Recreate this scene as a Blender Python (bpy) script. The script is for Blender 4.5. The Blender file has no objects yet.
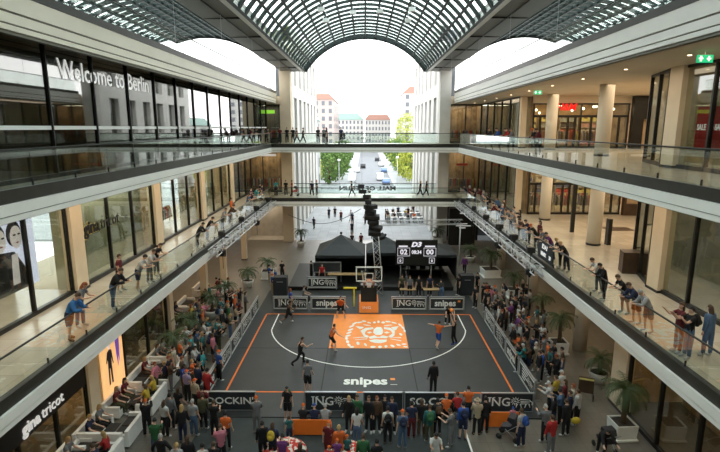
import bpy, bmesh, math, random
from mathutils import Vector, Matrix, Euler
random.seed(7)
R = math.radians
C = bpy.context.scene.collection
S = bpy.context.scene

# ------------------------------------------------------------------ camera, sky, exposure
CAM = Vector((0, 0, 13.6)); PITCH = 11.15; YAW = 0.573; F = 500.0
cam = bpy.data.cameras.new('camera'); cam.lens = 25.0; cam.sensor_width = 36; cam.clip_end = 2000; cam.clip_start = .1
camo = bpy.data.objects.new('camera', cam); C.objects.link(camo)
camo.location = CAM; camo.rotation_euler = (R(90 - PITCH), 0, R(YAW))
S.camera = camo
W = bpy.data.worlds.new('sky'); S.world = W; W.use_nodes = True
nt = W.node_tree; nt.nodes.clear()
wo = nt.nodes.new('ShaderNodeOutputWorld'); bg = nt.nodes.new('ShaderNodeBackground')
tc = nt.nodes.new('ShaderNodeTexCoord'); sx = nt.nodes.new('ShaderNodeSeparateXYZ'); cr = nt.nodes.new('ShaderNodeValToRGB')
nt.links.new(tc.outputs['Generated'], sx.inputs[0]); nt.links.new(sx.outputs['Z'], cr.inputs[0])
cr.color_ramp.elements[0].position = 0.0; cr.color_ramp.elements[0].color = (1.0, .99, .97, 1)
cr.color_ramp.elements[1].position = 0.8; cr.color_ramp.elements[1].color = (.95, .98, 1.0, 1)
nt.links.new(cr.outputs[0], bg.inputs[0]); bg.inputs[1].default_value = 2.7
nt.links.new(bg.outputs[0], wo.inputs[0])
def sunlight():
    l = bpy.data.lights.new('sun', 'SUN'); l.energy = .5; l.angle = R(25); l.color = (1, .97, .92)
    o = bpy.data.objects.new('sun', l); C.objects.link(o); o.rotation_euler = (R(32), R(-8), 0)
sunlight()
vs = S.view_settings; vs.view_transform = 'Standard'; vs.look = 'None'; vs.gamma = 1; vs.use_curve_mapping = False
vs.exposure = 0.7
S.display_settings.display_device = 'sRGB'
try:
    S.cycles.max_bounces = 7; S.cycles.transparent_max_bounces = 24; S.cycles.glossy_bounces = 3
    S.cycles.caustics_reflective = False; S.cycles.caustics_refractive = False; S.cycles.sample_clamp_indirect = 6
    S.cycles.use_denoising = True
except Exception: pass

def area(loc, size, power, color=(1, .8, .58), rot=(0, 0, 0)):
    l = bpy.data.lights.new('ceiling_fill_light', 'AREA'); l.shape = 'RECTANGLE'; l.size = size[0]; l.size_y = size[1]
    l.energy = power; l.color = color
    o = bpy.data.objects.new('ceiling_fill_light', l); C.objects.link(o); o.location = loc; o.rotation_euler = rot

# ------------------------------------------------------------------ ray helpers: a pixel of the 720x452 frame to a place in the world
MR = Euler((R(90 - PITCH), 0, R(YAW))).to_matrix()
def ray(px, py): return (MR @ Vector(((px - 360) / F, (226 - py) / F, -1)))
def gp(px, py, z=0.0):
    d = ray(px, py); t = (z - CAM.z) / d.z; return CAM + d * t
def gx(px, py, x):
    d = ray(px, py); t = (x - CAM.x) / d.x; return CAM + d * t
def gy(px, py, y):
    d = ray(px, py); t = (y - CAM.y) / d.y; return CAM + d * t

# ------------------------------------------------------------------ materials
MATS = {}
def mat(name, col, rough=.6, metal=0., noise=0., scale=3., emit=0., spec=.4, bump=0., stretch=None):
    if name in MATS: return MATS[name]
    m = bpy.data.materials.new(name); m.use_nodes = True; n = m.node_tree; b = n.nodes['Principled BSDF']
    c = tuple(col) + (1,)
    b.inputs['Base Color'].default_value = c; b.inputs['Roughness'].default_value = rough; b.inputs['Metallic'].default_value = metal
    b.inputs['Specular IOR Level'].default_value = spec
    if noise or bump:
        t = n.nodes.new('ShaderNodeTexCoord'); z = n.nodes.new('ShaderNodeTexNoise'); z.inputs['Scale'].default_value = scale; z.inputs['Detail'].default_value = 4
        mp = n.nodes.new('ShaderNodeMapping'); n.links.new(t.outputs['Object'], mp.inputs[0]); n.links.new(mp.outputs[0], z.inputs[0])
        if stretch: mp.inputs['Scale'].default_value = stretch
        if noise:
            r = n.nodes.new('ShaderNodeValToRGB'); r.color_ramp.elements[0].position = .3; r.color_ramp.elements[1].position = .7
            r.color_ramp.elements[0].color = tuple(max(0, x * (1 - noise)) for x in col) + (1,)
            r.color_ramp.elements[1].color = tuple(min(1, x * (1 + noise)) for x in col) + (1,)
            n.links.new(z.outputs[0], r.inputs[0]); n.links.new(r.outputs[0], b.inputs['Base Color'])
        if bump:
            u = n.nodes.new('ShaderNodeBump'); u.inputs['Strength'].default_value = bump; n.links.new(z.outputs[0], u.inputs['Height']); n.links.new(u.outputs[0], b.inputs['Normal'])
    if emit: b.inputs['Emission Color'].default_value = c; b.inputs['Emission Strength'].default_value = emit
    MATS[name] = m; return m
def glass(name, tint=(.9, .95, .93), ior=1.6, rough=0.02, gloss=(1, 1, 1)):
    m = bpy.data.materials.new(name); m.use_nodes = True; n = m.node_tree; n.nodes.clear()
    o = n.nodes.new('ShaderNodeOutputMaterial'); t = n.nodes.new('ShaderNodeBsdfTransparent'); g = n.nodes.new('ShaderNodeBsdfGlossy')
    f = n.nodes.new('ShaderNodeFresnel'); x = n.nodes.new('ShaderNodeMixShader')
    t.inputs[0].default_value = tuple(tint) + (1,); g.inputs[0].default_value = tuple(gloss) + (1,); g.inputs['Roughness'].default_value = rough
    f.inputs[0].default_value = ior
    # both faces of a pane behave as the outer face
    ge = n.nodes.new('ShaderNodeNewGeometry'); vm = n.nodes.new('ShaderNodeVectorMath'); vm.operation = 'DOT_PRODUCT'
    n.links.new(ge.outputs['Normal'], vm.inputs[0]); n.links.new(ge.outputs['Incoming'], vm.inputs[1])
    n.nodes.remove(f)
    lw = n.nodes.new('ShaderNodeMath'); lw.operation = 'ABSOLUTE'; n.links.new(vm.outputs['Value'], lw.inputs[0])
    s1 = n.nodes.new('ShaderNodeMath'); s1.operation = 'SUBTRACT'; s1.inputs[0].default_value = 1; n.links.new(lw.outputs[0], s1.inputs[1])
    p = n.nodes.new('ShaderNodeMath'); p.operation = 'POWER'; n.links.new(s1.outputs[0], p.inputs[0]); p.inputs[1].default_value = 4.0
    r0 = ((ior - 1) / (ior + 1)) ** 2 * 1.8
    ml = n.nodes.new('ShaderNodeMath'); ml.operation = 'MULTIPLY_ADD'; n.links.new(p.outputs[0], ml.inputs[0]); ml.inputs[1].default_value = 1 - r0; ml.inputs[2].default_value = r0
    n.links.new(ml.outputs[0], x.inputs[0]); n.links.new(t.outputs[0], x.inputs[1]); n.links.new(g.outputs[0], x.inputs[2]); n.links.new(x.outputs[0], o.inputs[0])
    MATS[name] = m; return m
def tiles(name, col, size=.6, joint=.02, rough=.35, noise=.08, jc=.6):
    m = bpy.data.materials.new(name); m.use_nodes = True; n = m.node_tree; b = n.nodes['Principled BSDF']
    t = n.nodes.new('ShaderNodeTexCoord'); k = n.nodes.new('ShaderNodeTexBrick'); k.offset = 0; k.inputs['Scale'].default_value = 1
    k.inputs['Brick Width'].default_value = size; k.inputs['Row Height'].default_value = size; k.inputs['Mortar Size'].default_value = joint / 2
    k.inputs['Color1'].default_value = tuple(x * (1 - noise) for x in col) + (1,); k.inputs['Color2'].default_value = tuple(min(1, x * (1 + noise)) for x in col) + (1,)
    k.inputs['Mortar'].default_value = tuple(x * jc for x in col) + (1,)
    n.links.new(t.outputs['Object'], k.inputs[0])
    z = n.nodes.new('ShaderNodeTexNoise'); z.inputs['Scale'].default_value = .5; n.links.new(t.outputs['Object'], z.inputs[0])
    mx = n.nodes.new('ShaderNodeMix'); mx.data_type = 'RGBA'; mx.blend_type = 'MULTIPLY'; mx.inputs[0].default_value = .35
    n.links.new(k.outputs[0], mx.inputs[6]); n.links.new(z.outputs[0], mx.inputs[7]); n.links.new(mx.outputs[2], b.inputs['Base Color'])
    b.inputs['Roughness'].default_value = rough; MATS[name] = m; return m

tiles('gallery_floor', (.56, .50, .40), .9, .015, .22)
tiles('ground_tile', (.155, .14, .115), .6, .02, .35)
tiles('plaza_paving', (.34, .37, .385), 1.2, .03, .6)
mat('fascia_white', (.84, .82, .77), .45, noise=.03, scale=.7)
mat('fascia_cream', (.84, .79, .66), .45, noise=.03, scale=.7)
mat('fascia_groove', (.16, .155, .12), .6)
mat('slab_edge_black', (.028, .026, .02), .4, noise=.2, scale=1.5)
mat('soffit', (.70, .62, .50), .8, noise=.04, scale=.6)
mat('pillar_cream', (.66, .55, .40), .6, noise=.05, scale=1.2)
mat('column_white', (.70, .66, .56), .5, noise=.03, scale=1)
mat('stone', (.60, .58, .54), .8, noise=.06, scale=1.0)
mat('stone_pale', (.72, .71, .67), .8, noise=.06, scale=.5)
mat('mullion', (.02, .02, .018), .4, metal=.3)
mat('steel_green', (.012, .022, .021), .6, metal=.1, noise=.2, scale=1)
mat('beam_panel', (.12, .115, .10), .5, noise=.15, scale=.6, stretch=(1, .15, 1))
mat('beam_edge', (.75, .76, .74), .5, noise=.04)
mat('rail_steel', (.05, .05, .05), .35, metal=.6)
mat('dark_room', (.10, .095, .085), .7, noise=.3, scale=.8)
mat('warm_room', (.55, .40, .24), .7, noise=.25, scale=1.2)
mat('olive_blind', (.36, .36, .25), .8, noise=.12, scale=1.5)
mat('pale_room', (.45, .43, .38), .7, noise=.12, scale=1.5)
mat('black_panel', (.012, .012, .011), .4, noise=.2, scale=2)
mat('white', (.82, .82, .80), .5, noise=.02)
mat('letter_white', (.88, .88, .86), .5, emit=.25)
mat('court_dark', (.030, .033, .033), .5, noise=.10, scale=.9, spec=.35)
mat('court_joint', (.012, .012, .012), .7)
mat('court_line', (.78, .79, .76), .6, noise=.03)
mat('court_orange', (.92, .29, .055), .55, noise=.05, scale=2)
mat('line_orange', (.75, .17, .02), .55, noise=.05)
mat('mat_teal', (.028, .036, .036), .7, noise=.15, scale=2)
mat('banner_black', (.022, .027, .031), .55, noise=.15, scale=2)
mat('alu', (.42, .44, .46), .35, metal=.7, noise=.1)
mat('truss_alu', (.62, .63, .65), .3, metal=.5, noise=.08)
mat('leaf_palm', (.045, .075, .025), .6, noise=.35, scale=4)
mat('leaf_tree', (.085, .16, .03), .7, noise=.35, scale=.5)
mat('leaf_yellow', (.34, .38, .05), .7, noise=.25, scale=.5)
mat('bark', (.09, .06, .035), .85, noise=.3, scale=6, bump=.4)
mat('soil', (.03, .022, .015), .9, noise=.3, scale=20)
mat('lamp_warm', (1, .78, .5), .5, emit=3)
mat('screen_blue', (.70, .70, .92), .4, emit=.75)
mat('ink', (.02, .02, .025), .6)
mat('rubber', (.02, .02, .02), .7, noise=.2, scale=3)
glass('shop_glass', (.76, .80, .76), 1.5)
glass('mirror_glass', (.5, .53, .5), 1.7)
glass('rail_glass', (.92, .955, .94), 1.34)
glass('vault_glass', (.80, .93, .90), 1.15, .1)
M = MATS

# ------------------------------------------------------------------ mesh builder
class MB:
    def __init__(s): s.v = []; s.f = []; s.mi = []; s.sm = []
    def add(s, vs, fs, mi=0, smooth=False):
        n = len(s.v); s.v += [tuple(a) for a in vs]; s.f += [tuple(n + i for i in f) for f in fs]; s.mi += [mi] * len(fs); s.sm += [smooth] * len(fs); return s
    def box(s, x0, x1, y0, y1, z0, z1, mi=0, mtx=None):
        vs = [Vector((x, y, z)) for z in (z0, z1) for y in (y0, y1) for x in (x0, x1)]
        if mtx: vs = [mtx @ v for v in vs]
        return s.add(vs, [(0, 2, 3, 1), (4, 5, 7, 6), (0, 1, 5, 4), (2, 6, 7, 3), (0, 4, 6, 2), (1, 3, 7, 5)], mi)
    def tube(s, pts, r, n=6, mi=0, smooth=True, cap=True):
        pts = [Vector(p) for p in pts]; rs = r if isinstance(r, (list, tuple)) else [r] * len(pts); vs = []; up = None
        for i, p in enumerate(pts):
            d = (pts[min(i + 1, len(pts) - 1)] - pts[max(i - 1, 0)]).normalized()
            if up is None: up = Vector((0, 0, 1)) if abs(d.z) < .9 else Vector((1, 0, 0))
            a = d.cross(up).normalized(); b = a.cross(d).normalized()
            for k in range(n):
                t = 2 * math.pi * (k + .5) / n; vs.append(p + (a * math.cos(t) + b * math.sin(t)) * rs[i])
        fs = [(i * n + k, i * n + (k + 1) % n, (i + 1) * n + (k + 1) % n, (i + 1) * n + k) for i in range(len(pts) - 1) for k in range(n)]
        if cap: fs += [tuple(range(n - 1, -1, -1)), tuple((len(pts) - 1) * n + k for k in range(n))]
        return s.add(vs, fs, mi, smooth and n > 4)
    def lathe(s, prof, c=(0, 0, 0), n=16, mi=0, smooth=True):
        vs = [(c[0] + r * math.cos(2 * math.pi * k / n), c[1] + r * math.sin(2 * math.pi * k / n), c[2] + z) for r, z in prof for k in range(n)]
        fs = [(i * n + k, i * n + (k + 1) % n, (i + 1) * n + (k + 1) % n, (i + 1) * n + k) for i in range(len(prof) - 1) for k in range(n)]
        fs += [tuple(range(n - 1, -1, -1)), tuple((len(prof) - 1) * n + k for k in range(n))]
        return s.add(vs, fs, mi, smooth)
    def prism(s, poly, z0, z1, mi=0):      # polygon in xy, ccw
        n = len(poly); vs = [(x, y, z0) for x, y in poly] + [(x, y, z1) for x, y in poly]
        return s.add(vs, [tuple(range(n - 1, -1, -1)), tuple(range(n, 2 * n))] + [(i, (i + 1) % n, n + (i + 1) % n, n + i) for i in range(n)], mi)
    def extr_y(s, poly, y0, y1, mi=0):     # polygon in xz
        n = len(poly); vs = [(x, y0, z) for x, z in poly] + [(x, y1, z) for x, z in poly]
        return s.add(vs, [tuple(range(n)), tuple(range(2 * n - 1, n - 1, -1))] + [(i, n + i, n + (i + 1) % n, (i + 1) % n) for i in range(n)], mi)
    def extr_x(s, poly, x0, x1, mi=0):     # polygon in yz
        n = len(poly); vs = [(x0, y, z) for y, z in poly] + [(x1, y, z) for y, z in poly]
        return s.add(vs, [tuple(range(n - 1, -1, -1)), tuple(range(n, 2 * n))] + [(i, (i + 1) % n, n + (i + 1) % n, n + i) for i in range(n)], mi)
    def ball(s, c, r, n=10, mi=0, sq=(1, 1, 1)):
        m = n // 2; vs = []; fs = []
        for i in range(1, m):
            a = math.pi * i / m
            for k in range(n): vs.append((c[0] + r * sq[0] * math.sin(a) * math.cos(2 * math.pi * k / n), c[1] + r * sq[1] * math.sin(a) * math.sin(2 * math.pi * k / n), c[2] + r * sq[2] * math.cos(a)))
        for i in range(m - 2):
            for k in range(n): fs.append((i * n + k, (i + 1) * n + k, (i + 1) * n + (k + 1) % n, i * n + (k + 1) % n))
        t = len(vs); vs += [(c[0], c[1], c[2] + r * sq[2]), (c[0], c[1], c[2] - r * sq[2])]
        for k in range(n): fs += [(t, k, (k + 1) % n), (t + 1, (m - 2) * n + (k + 1) % n, (m - 2) * n + k)]
        return s.add(vs, fs, mi, True)
    def mesh(s, name, mats):
        me = bpy.data.meshes.new(name); me.from_pydata(s.v, [], s.f)
        for m in (mats if isinstance(mats, (list, tuple)) else [mats]): me.materials.append(m)
        me.polygons.foreach_set('material_index', s.mi); me.polygons.foreach_set('use_smooth', s.sm); me.update(); return me
    def build(s, name, mats, parent=None, **k): return link(s.mesh(name, mats), name, parent, **k)
def tag(o, label=None, cat=None, group=None, kind=None):
    for a, b in (('label', label), ('category', cat), ('group', group), ('kind', kind)):
        if b: o[a] = b
    return o
def link(me, name, parent=None, label=None, cat=None, group=None, kind=None, loc=None, rz=None):
    o = bpy.data.objects.new(name, me); C.objects.link(o)
    if parent is not None: o.parent = parent
    if loc is not None: o.location = loc
    if rz is not None: o.rotation_euler = (0, 0, rz)
    return tag(o, label, cat, group, kind)
def empty(name, loc=(0, 0, 0), rz=0, label=None, cat=None, group=None, kind=None):
    return link(None, name, None, label, cat, group, kind, loc, rz)
def kids(o): return [c for c in ALLK.get(o.name, [])]
def copy_tree(root, loc, rz, label=None, group=None):
    r = root.copy(); C.objects.link(r); r.location = loc; r.rotation_euler = (0, 0, rz)
    if label: r['label'] = label
    if group: r['group'] = group
    for ch in root.children:
        c = ch.copy(); C.objects.link(c); c.parent = r
        for g in ch.children:
            d = g.copy(); C.objects.link(d); d.parent = c
    return r
def struct(name, mb, m, parent=None): return mb.build(name, m, parent, kind=None if parent else 'structure')

# ------------------------------------------------------------------ lettering, all evaluated together while the scene is still small
TXT = {}
def prep_texts(specs):
    tmp = []
    for key, (s, size, ext, bold) in specs.items():
        cu = bpy.data.curves.new('t', 'FONT'); cu.body = s; cu.size = size; cu.extrude = ext; cu.offset = bold; cu.align_x = 'CENTER'; cu.align_y = 'CENTER'; cu.resolution_u = 2
        o = bpy.data.objects.new('t', cu); C.objects.link(o); tmp.append((key, o))
    dg = bpy.context.evaluated_depsgraph_get(); dg.update()
    for key, o in tmp: TXT[key] = bpy.data.meshes.new_from_object(o.evaluated_get(dg))
    for key, o in tmp: bpy.data.objects.remove(o)
def letter(key, m, loc, right, up, parent=None, name='lettering', sx=1., sy=1., shear=0, **k):
    """lettering centred at loc, running along 'right' with 'up'"""
    right = Vector(right).normalized(); up = Vector(up); up = (up - right * up.dot(right)).normalized(); nrm = right.cross(up)
    me = TXT[key].copy(); me.materials.clear(); me.materials.append(m)
    X = Matrix((right, up, nrm)).transposed().to_4x4()
    me.transform(Matrix.Translation(Vector(loc)) @ X @ Matrix(((sx, shear, 0, 0), (0, sy, 0, 0), (0, 0, 1, 0), (0, 0, 0, 1))))
    return link(me, name, parent, **k)
prep_texts({
 'welcome': ('Welcome to Berlin', 1.05, .01, .004), 'gina': ('gina', .95, .02, .02), 'tricot': ('tricot', .95, .02, .0),
 'ING': ('ING', .62, .004, .006), 'snipes': ('snipes', .62, .004, .02), 'DOCKIN': ("DOCKIN'", .5, .004, .008), 'SOCO': ('SO.CO', .55, .004, .012),
 'snipes_court': ('snipes', 1.05, .003, .035), 'mall': ('MALL OF BERLIN', .9, .015, .03), 'MA': ('MA', .9, .03, .01), 'E': ('E', .6, .03, .01),
 'n02': ('02', .62, .01, .02), 'n00': ('00', .62, .01, .02), 'time': ('08:34', .5, .01, .015), 'D3': ('D3', .55, .01, .03), 'f0': ('0', .3, .006, .01),
 'HM': ('H&M', .8, .04, .02), 'sale': ('SALE', .34, .005, .01), 'IDA': ('IDA?', .36, .004, .015), 'REMIX': ('REMIX', .3, .004, .012), 'x20': ('20', .3, .004, .012), 'seven': ('7', .22, .004, .01),})
# ------------------------------------------------------------------ the mall
Z1, Z2, Z3 = 5.95, 11.8, 17.4
EX = 10.3                       # gallery edge
YE = 60.0; YB = -8.0             # far end, near end
GRID = [22.8, 32.1, 41.4, 50.7]
# ground
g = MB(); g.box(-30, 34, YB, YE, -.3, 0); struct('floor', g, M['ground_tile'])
g = MB(); g.box(-60, 60, YE, 112, -.3, -.005); struct('floor_plaza', g, M['plaza_paving'])
# galleries: slab + stepped fascia
def slab(name, side, z, xo, y0=YB, y1=YE, zb=.9, m='gallery_floor'):
    a, b = sorted((side * (EX + .15), side * xo)); g = MB(); g.box(a, b, y0, y1, z - .25, z); struct(name, g, M[m])
    g = MB(); g.box(a, b, y0, y1, z - zb, z - .25); struct('ceiling', g, M['soffit'])
slab('floor_gallery', -1, Z1, 13.75); slab('floor_gallery', 1, Z1, 30)
slab('floor_gallery', -1, Z2, 11.4); slab('floor_gallery', 1, Z2, 30)
g = MB(); g.box(-19, -11.4, YB, YE, Z2 - .9, Z2); struct('floor_gallery', g, M['ground_tile'])
g = MB(); g.box(-19, -10.4, YB, YE, 16.62, Z3); struct('ceiling', g, M['soffit'])
g = MB(); g.box(10.4, 30, YB, YE, 16.25, Z3); struct('ceiling', g, M['soffit'])
def fascia(z, h, steps, side, m):
    """steps: list of (drop0, drop1, outset, material index)"""
    g = MB()
    for d0, d1, o, mi in steps:
        a, b = sorted((side * (EX - o), side * (EX + .2))); g.box(a, b, YB, YE - 1, z - d1, z - d0, mi)
    struct('trim_fascia', g, [M[m], M['slab_edge_black'], M['fascia_groove']])
ST = [(-.03, .37, .0, 1), (.37, .70, .10, 0), (.70, .73, .04, 2), (.73, .9, .07, 0), (.9, .93, .0, 2)]
for s in (-1, 1):
    m = 'fascia_cream' if s < 0 else 'fascia_white'
    for z in (Z1, Z2): fascia(z, .9, ST, s, 'fascia_white')
    fascia(Z3, 1.15, [(-.28, 0, .16, 1), (0, .52, .12, 0), (.52, .58, .06, 2), (.58, .86, .1, 0), (.86, .9, .05, 2), (.9, 1.05, .07, 0), (1.05, 1.15, .0, 2)], s, m)
# bridges at the far end
def bridge(z, y0, y1):
    g = MB(); x = EX + .2
    g.box(-x, x, y0, y1, z - .25, z, 3); g.box(-x, x, y0 + .1, y1 - .1, z - .85, z - .25, 0)
    for ya, yb in ((y0 - .06, y0 + .1), (y1 - .1, y1 + .06)):
        g.box(-x, x, ya, yb, z - .37, z + .03, 1)
    g.box(-x, x, y0 - .14, y0 + .1, z - .68, z - .37, 0); g.box(-x, x, y0 - .1, y0 + .1, z - .71, z - .68, 2); g.box(-x, x, y0 - .12, y0 + .1, z - .9, z - .71, 0)
    struct('floor_bridge', g, [M['fascia_white'], M['slab_edge_black'], M['fascia_groove'], M['gallery_floor']])
BY = {1: (54.6, 59.0), 2: (55.6, 59.4)}
bridge(Z1, *BY[1]); bridge(Z2, *BY[2])
# balustrades (a run of glass panels, posts, one handrail)
def balustrade(name, p0, p1, z, step, label, h=1.15):
    p0, p1 = Vector((*p0, z)), Vector((*p1, z)); n = max(1, round((p1 - p0).length / step)); root = empty(name, p0, 0, label, 'balustrade'); d = (p1 - p0) / n; ang = math.atan2(d.y, d.x)
    L = d.length; X = Matrix.Rotation(ang, 4, 'Z')
    pane = MB(); pane.box(.02, L - .02, -.008, .008, .03, h - .04, 0, X); pm = pane.mesh('glass_panel', M['rail_glass'])
    post = MB(); post.box(-.012, .012, -.03, .03, .0, .22, 0, X); po = post.mesh('clamp', M['rail_steel'])
    for k in range(n):
        link(pm, 'glass_panel', root, loc=d * k)
        link(po, 'clamp', root, loc=d * k)
    r = MB(); r.tube([(0, 0, h), (p1 - p0) + Vector((0, 0, h))], .035, 8); r.build('handrail', M['rail_steel'], root)
    return root
for s, sn in ((-1, 'left'), (1, 'right')):
    balustrade('glass_balustrade', (s * (EX + .12), YB), (s * (EX + .12), BY[1][0]), Z1, 2.33, f'glass balustrade with dark handrail along the {sn} first floor gallery')
    balustrade('glass_balustrade', (s * (EX + .12), YB), (s * (EX + .12), BY[2][0]), Z2, 2.33, f'glass balustrade with dark handrail along the {sn} second floor gallery')
    balustrade('glass_balustrade', (s * (EX + .25), YB), (s * (EX + .25), YE - 1), Z3 + .28, 4.66, f'glass balustrade on top of the {sn} upper fascia under the roof')
for lv, z, w in ((1, Z1, 'lower'), (2, Z2, 'upper')):
    balustrade('glass_balustrade', (-EX - .12, BY[lv][0]), (EX + .12, BY[lv][0]), z, 2.6, f'glass balustrade on the near side of the {w} footbridge')
    b = balustrade('glass_balustrade', (-8.4, BY[lv][1] - .05), (8.4, BY[lv][1] - .05), z, 2.8, f'glass balustrade on the street side of the {w} footbridge with mall lettering')
    d = 1 if lv == 2 else -1
    L = letter('mall', M['white'] if lv == 2 else M['ink'], (8.4 + (.2 if lv == 2 else .3), -.05 * d, .55), (d, 0, 0), (0, 0, 1), b, sx=.95 if lv == 2 else 1.0, sy=.75)
# side walls and shop interiors
def pane_mesh(): pass
NW = [0]
def shopfront(p0, p1, z0, z1, n, gl='shop_glass', plinth=.18, door=None, fw=.05, head=.12):
    NW[0] += 1; root = empty('window_%d' % NW[0], (p0[0], p0[1], z0), math.atan2(p1[1] - p0[1], p1[0] - p0[0]), kind='structure')
    L = math.hypot(p1[0] - p0[0], p1[1] - p0[1]); H = z1 - z0; f = MB()
    f.box(0, L, -.09, .09, 0, plinth); f.box(0, L, -.08, .08, H - head, H)
    st = L / n
    for k in range(n + 1): f.box(k * st - fw, k * st + fw, -.09, .09, 0, H)
    f.build('frame', M['mullion'], root)
    pm = MB().box(fw, st - fw, -.01, .01, plinth, H - head).mesh('pane', M[gl])
    for k in range(n): link(pm, 'pane', root, loc=(k * st, 0, 0))
    return root
def pillar(x, y, z0, z1, w=.95, d=.5, m='pillar_cream'):
    g = MB(); g.box(x - d / 2, x + d / 2, y - w / 2, y + w / 2, z0, z1); g.box(x - d / 2 - .03, x + d / 2 + .03, y - w / 2 - .03, y + w / 2 + .03, z0, z0 + .12, 1)
    struct('wall_pillar', g, [M[m], M['mullion']])
ends = [13.5, 22.8, 32.1, 41.4, 50.7, YE]
# plain walls beside the viewer, and an added light-blocking wall behind
g = MB(); g.box(-19, -13.7, YB, 13.5, 0, Z2 - .9); g.box(-19, -11.4, YB, 9.1, Z2, 16.6); struct('wall_left', g, M['pale_room'])
g = MB(); g.box(14.0, 19, YB, 13, Z1, 16.25); g.box(12.6, 19, YB, 12, 0, Z1 - .9); struct('wall_right', g, M['pale_room'])
g = MB(); g.box(-30, 34, YB - .5, YB, 0, 24); struct('wall_light_block', g, M['pale_room'])  # unseen wall, added to keep light from coming in behind the camera
# first floor, left side
for i in range(5):
    y0, y1 = ends[i], ends[i + 1]
    shopfront((-13.7, y0 + .5), (-13.7, y1 - .5 if i < 4 else y1), Z1, Z2 - .9, 3)
    pillar(-13.7, y0, Z1, Z2 - .9)
    m = ['pale_room', 'olive_blind', 'warm_room', 'olive_blind', 'warm_room'][i]
    g = MB(); dp = (-16.8, -14.6, -17, -15.5, -17)[i]
    g.box(dp - .1, dp, y0, y1, Z1, Z2 - .9); g.box(dp, -13.8, y0 - .05, y0 + .05, Z1, Z2 - .9); struct('wall_left', g, M[m])
    g = MB(); g.box(dp, -13.75, y0, y1, Z1 - .1, Z1 + .02); struct('floor_shop', g, M['gallery_floor'])
    if i in (0, 2, 4): area((-15.3, (y0 + y1) / 2, Z2 - 1.0), (2, 6), 150)
    else: area((-14.2, (y0 + y1) / 2, Z2 - 1.0), (.4, 7), 150, (1, .92, .75))  # added fill lamp that brightens the olive blinds
# second floor, left side: glazed right behind the balustrade
shopfront((-11.4, 9.1), (-11.4, 9.1 + 16 * 3.1), Z2, 16.62, 16, 'mirror_glass', .15, fw=.03)
g = MB(); g.box(-18.1, -18, YB, YE, Z2, 16.62)
for y in (13, 21, 30, 41, 50): g.box(-18, -11.6, y - .08, y + .08, Z2, 16.62)
struct('wall_left', g, M['dark_room'])
g = MB(); g.box(-11.385, -11.375, 8, YE - 1, Z2 + 1.72, Z2 + 1.86); g.build('frosted_strip', M['white'], None, label='white frosted strip across the glazed second floor wall', cat='window sticker')
p = (gx(58, 66, -11.36) + gx(150, 93, -11.36)) / 2
letter('welcome', M['letter_white'], (-11.37, 23.1, 15.72), (0, 1, 0), (0, 0, 1), None, 'window_lettering', .97, 1.0, label='white Welcome to Berlin lettering on the upper glass wall', cat='sign')
for y, pw in ((17, 60), (25, 110), (35, 40), (46, 60)): area((-15, y, 16.4), (3, 4), pw)
# right side, first and second floor: near shops to y 27, then a deep recess to y 44, then shops again
for z0, z1, lv in ((Z1, Z2 - .9, 1), (Z2, 16.25, 2)):
    shopfront((14.0, 23.4), (14.0, 13.0), z0, z1, 4); pillar(14.0, 22.8 + .3, z0, z1)
    shopfront((14.9, 27.0), (14.0, 23.9), z0, z1, 2)
    shopfront((18.5, 27.6), (14.9, 27.0), z0, z1, 2)
    g = MB(); g.box(16.8, 16.9, 13, 27, z0, z1); g.box(16.9, 30, 27.5, 27.8, z0, z1); struct('wall_right', g, M['pale_room' if lv == 1 else 'warm_room'])
    # recess back wall with shops, facing the viewer
    shopfront((14.6, 44.5), (22.75, 44.5), z0, z1 - .6, 4, door=True)
    g = MB(); g.box(14.6, 22.75, 44.36, 44.62, z0 + 2.65, z0 + 2.85)
    for x in (15.2, 16.0, 17.6, 18.2, 19.6, 20.2, 21.0, 22.0): g.box(x - .06, x + .06, 44.38, 44.6, z0, z0 + 2.7)
    struct('trim_door_frames', g, M['mullion'])
    g = MB(); g.box(14.5, 30, 44.4, 44.65, z1 - .6, z1)
    g.box(29.9, 30, 27.8, 44.6, z0, z1); struct('wall_back', g, M['soffit'])
    g = MB(); g.box(14.5, 30, 50.5, 50.6, z0, z1); g.box(14.5, 14.6, 44.6, 50.5, z0, z1); struct('wall_back', g, mat('shop_brown', (.34, .22, .12), .7, noise=.4, scale=1.5))
    shopfront((13.6, YE), (13.6, 45.2), z0, z1, 5); pillar(13.8, 44.9, z0, z1, .5, .5)
    g = MB(); g.box(14.45, 14.5, 45, YE, z0, z1); struct('wall_right', g, M['warm_room'])
    area((21, 36, z1 - .05), (12, 12), 520 if lv == 1 else 560, (1, .78, .54))
    area((19, 47.5, z1 - .1), (8, 4), 260, (1, .72, .42))
    area((15.6, 19, z1 - .1), (1.2, 8), 40)
    area((12.2, 50, z1 - .05), (2, 12), 60)
for x, y in ((15.2, 32.6), (15.2, 41.8)):
    for z0, z1 in ((Z1, Z2 - .9), (Z2, 16.25)):
        g = MB(); g.lathe([(.44, .12), (.44, z1 - z0)], (x, y, z0), 24); g.lathe([(.46, 0), (.46, .12)], (x, y, z0), 24, 1); struct('wall_column', g, [M['column_white'], M['mullion']])
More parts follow.
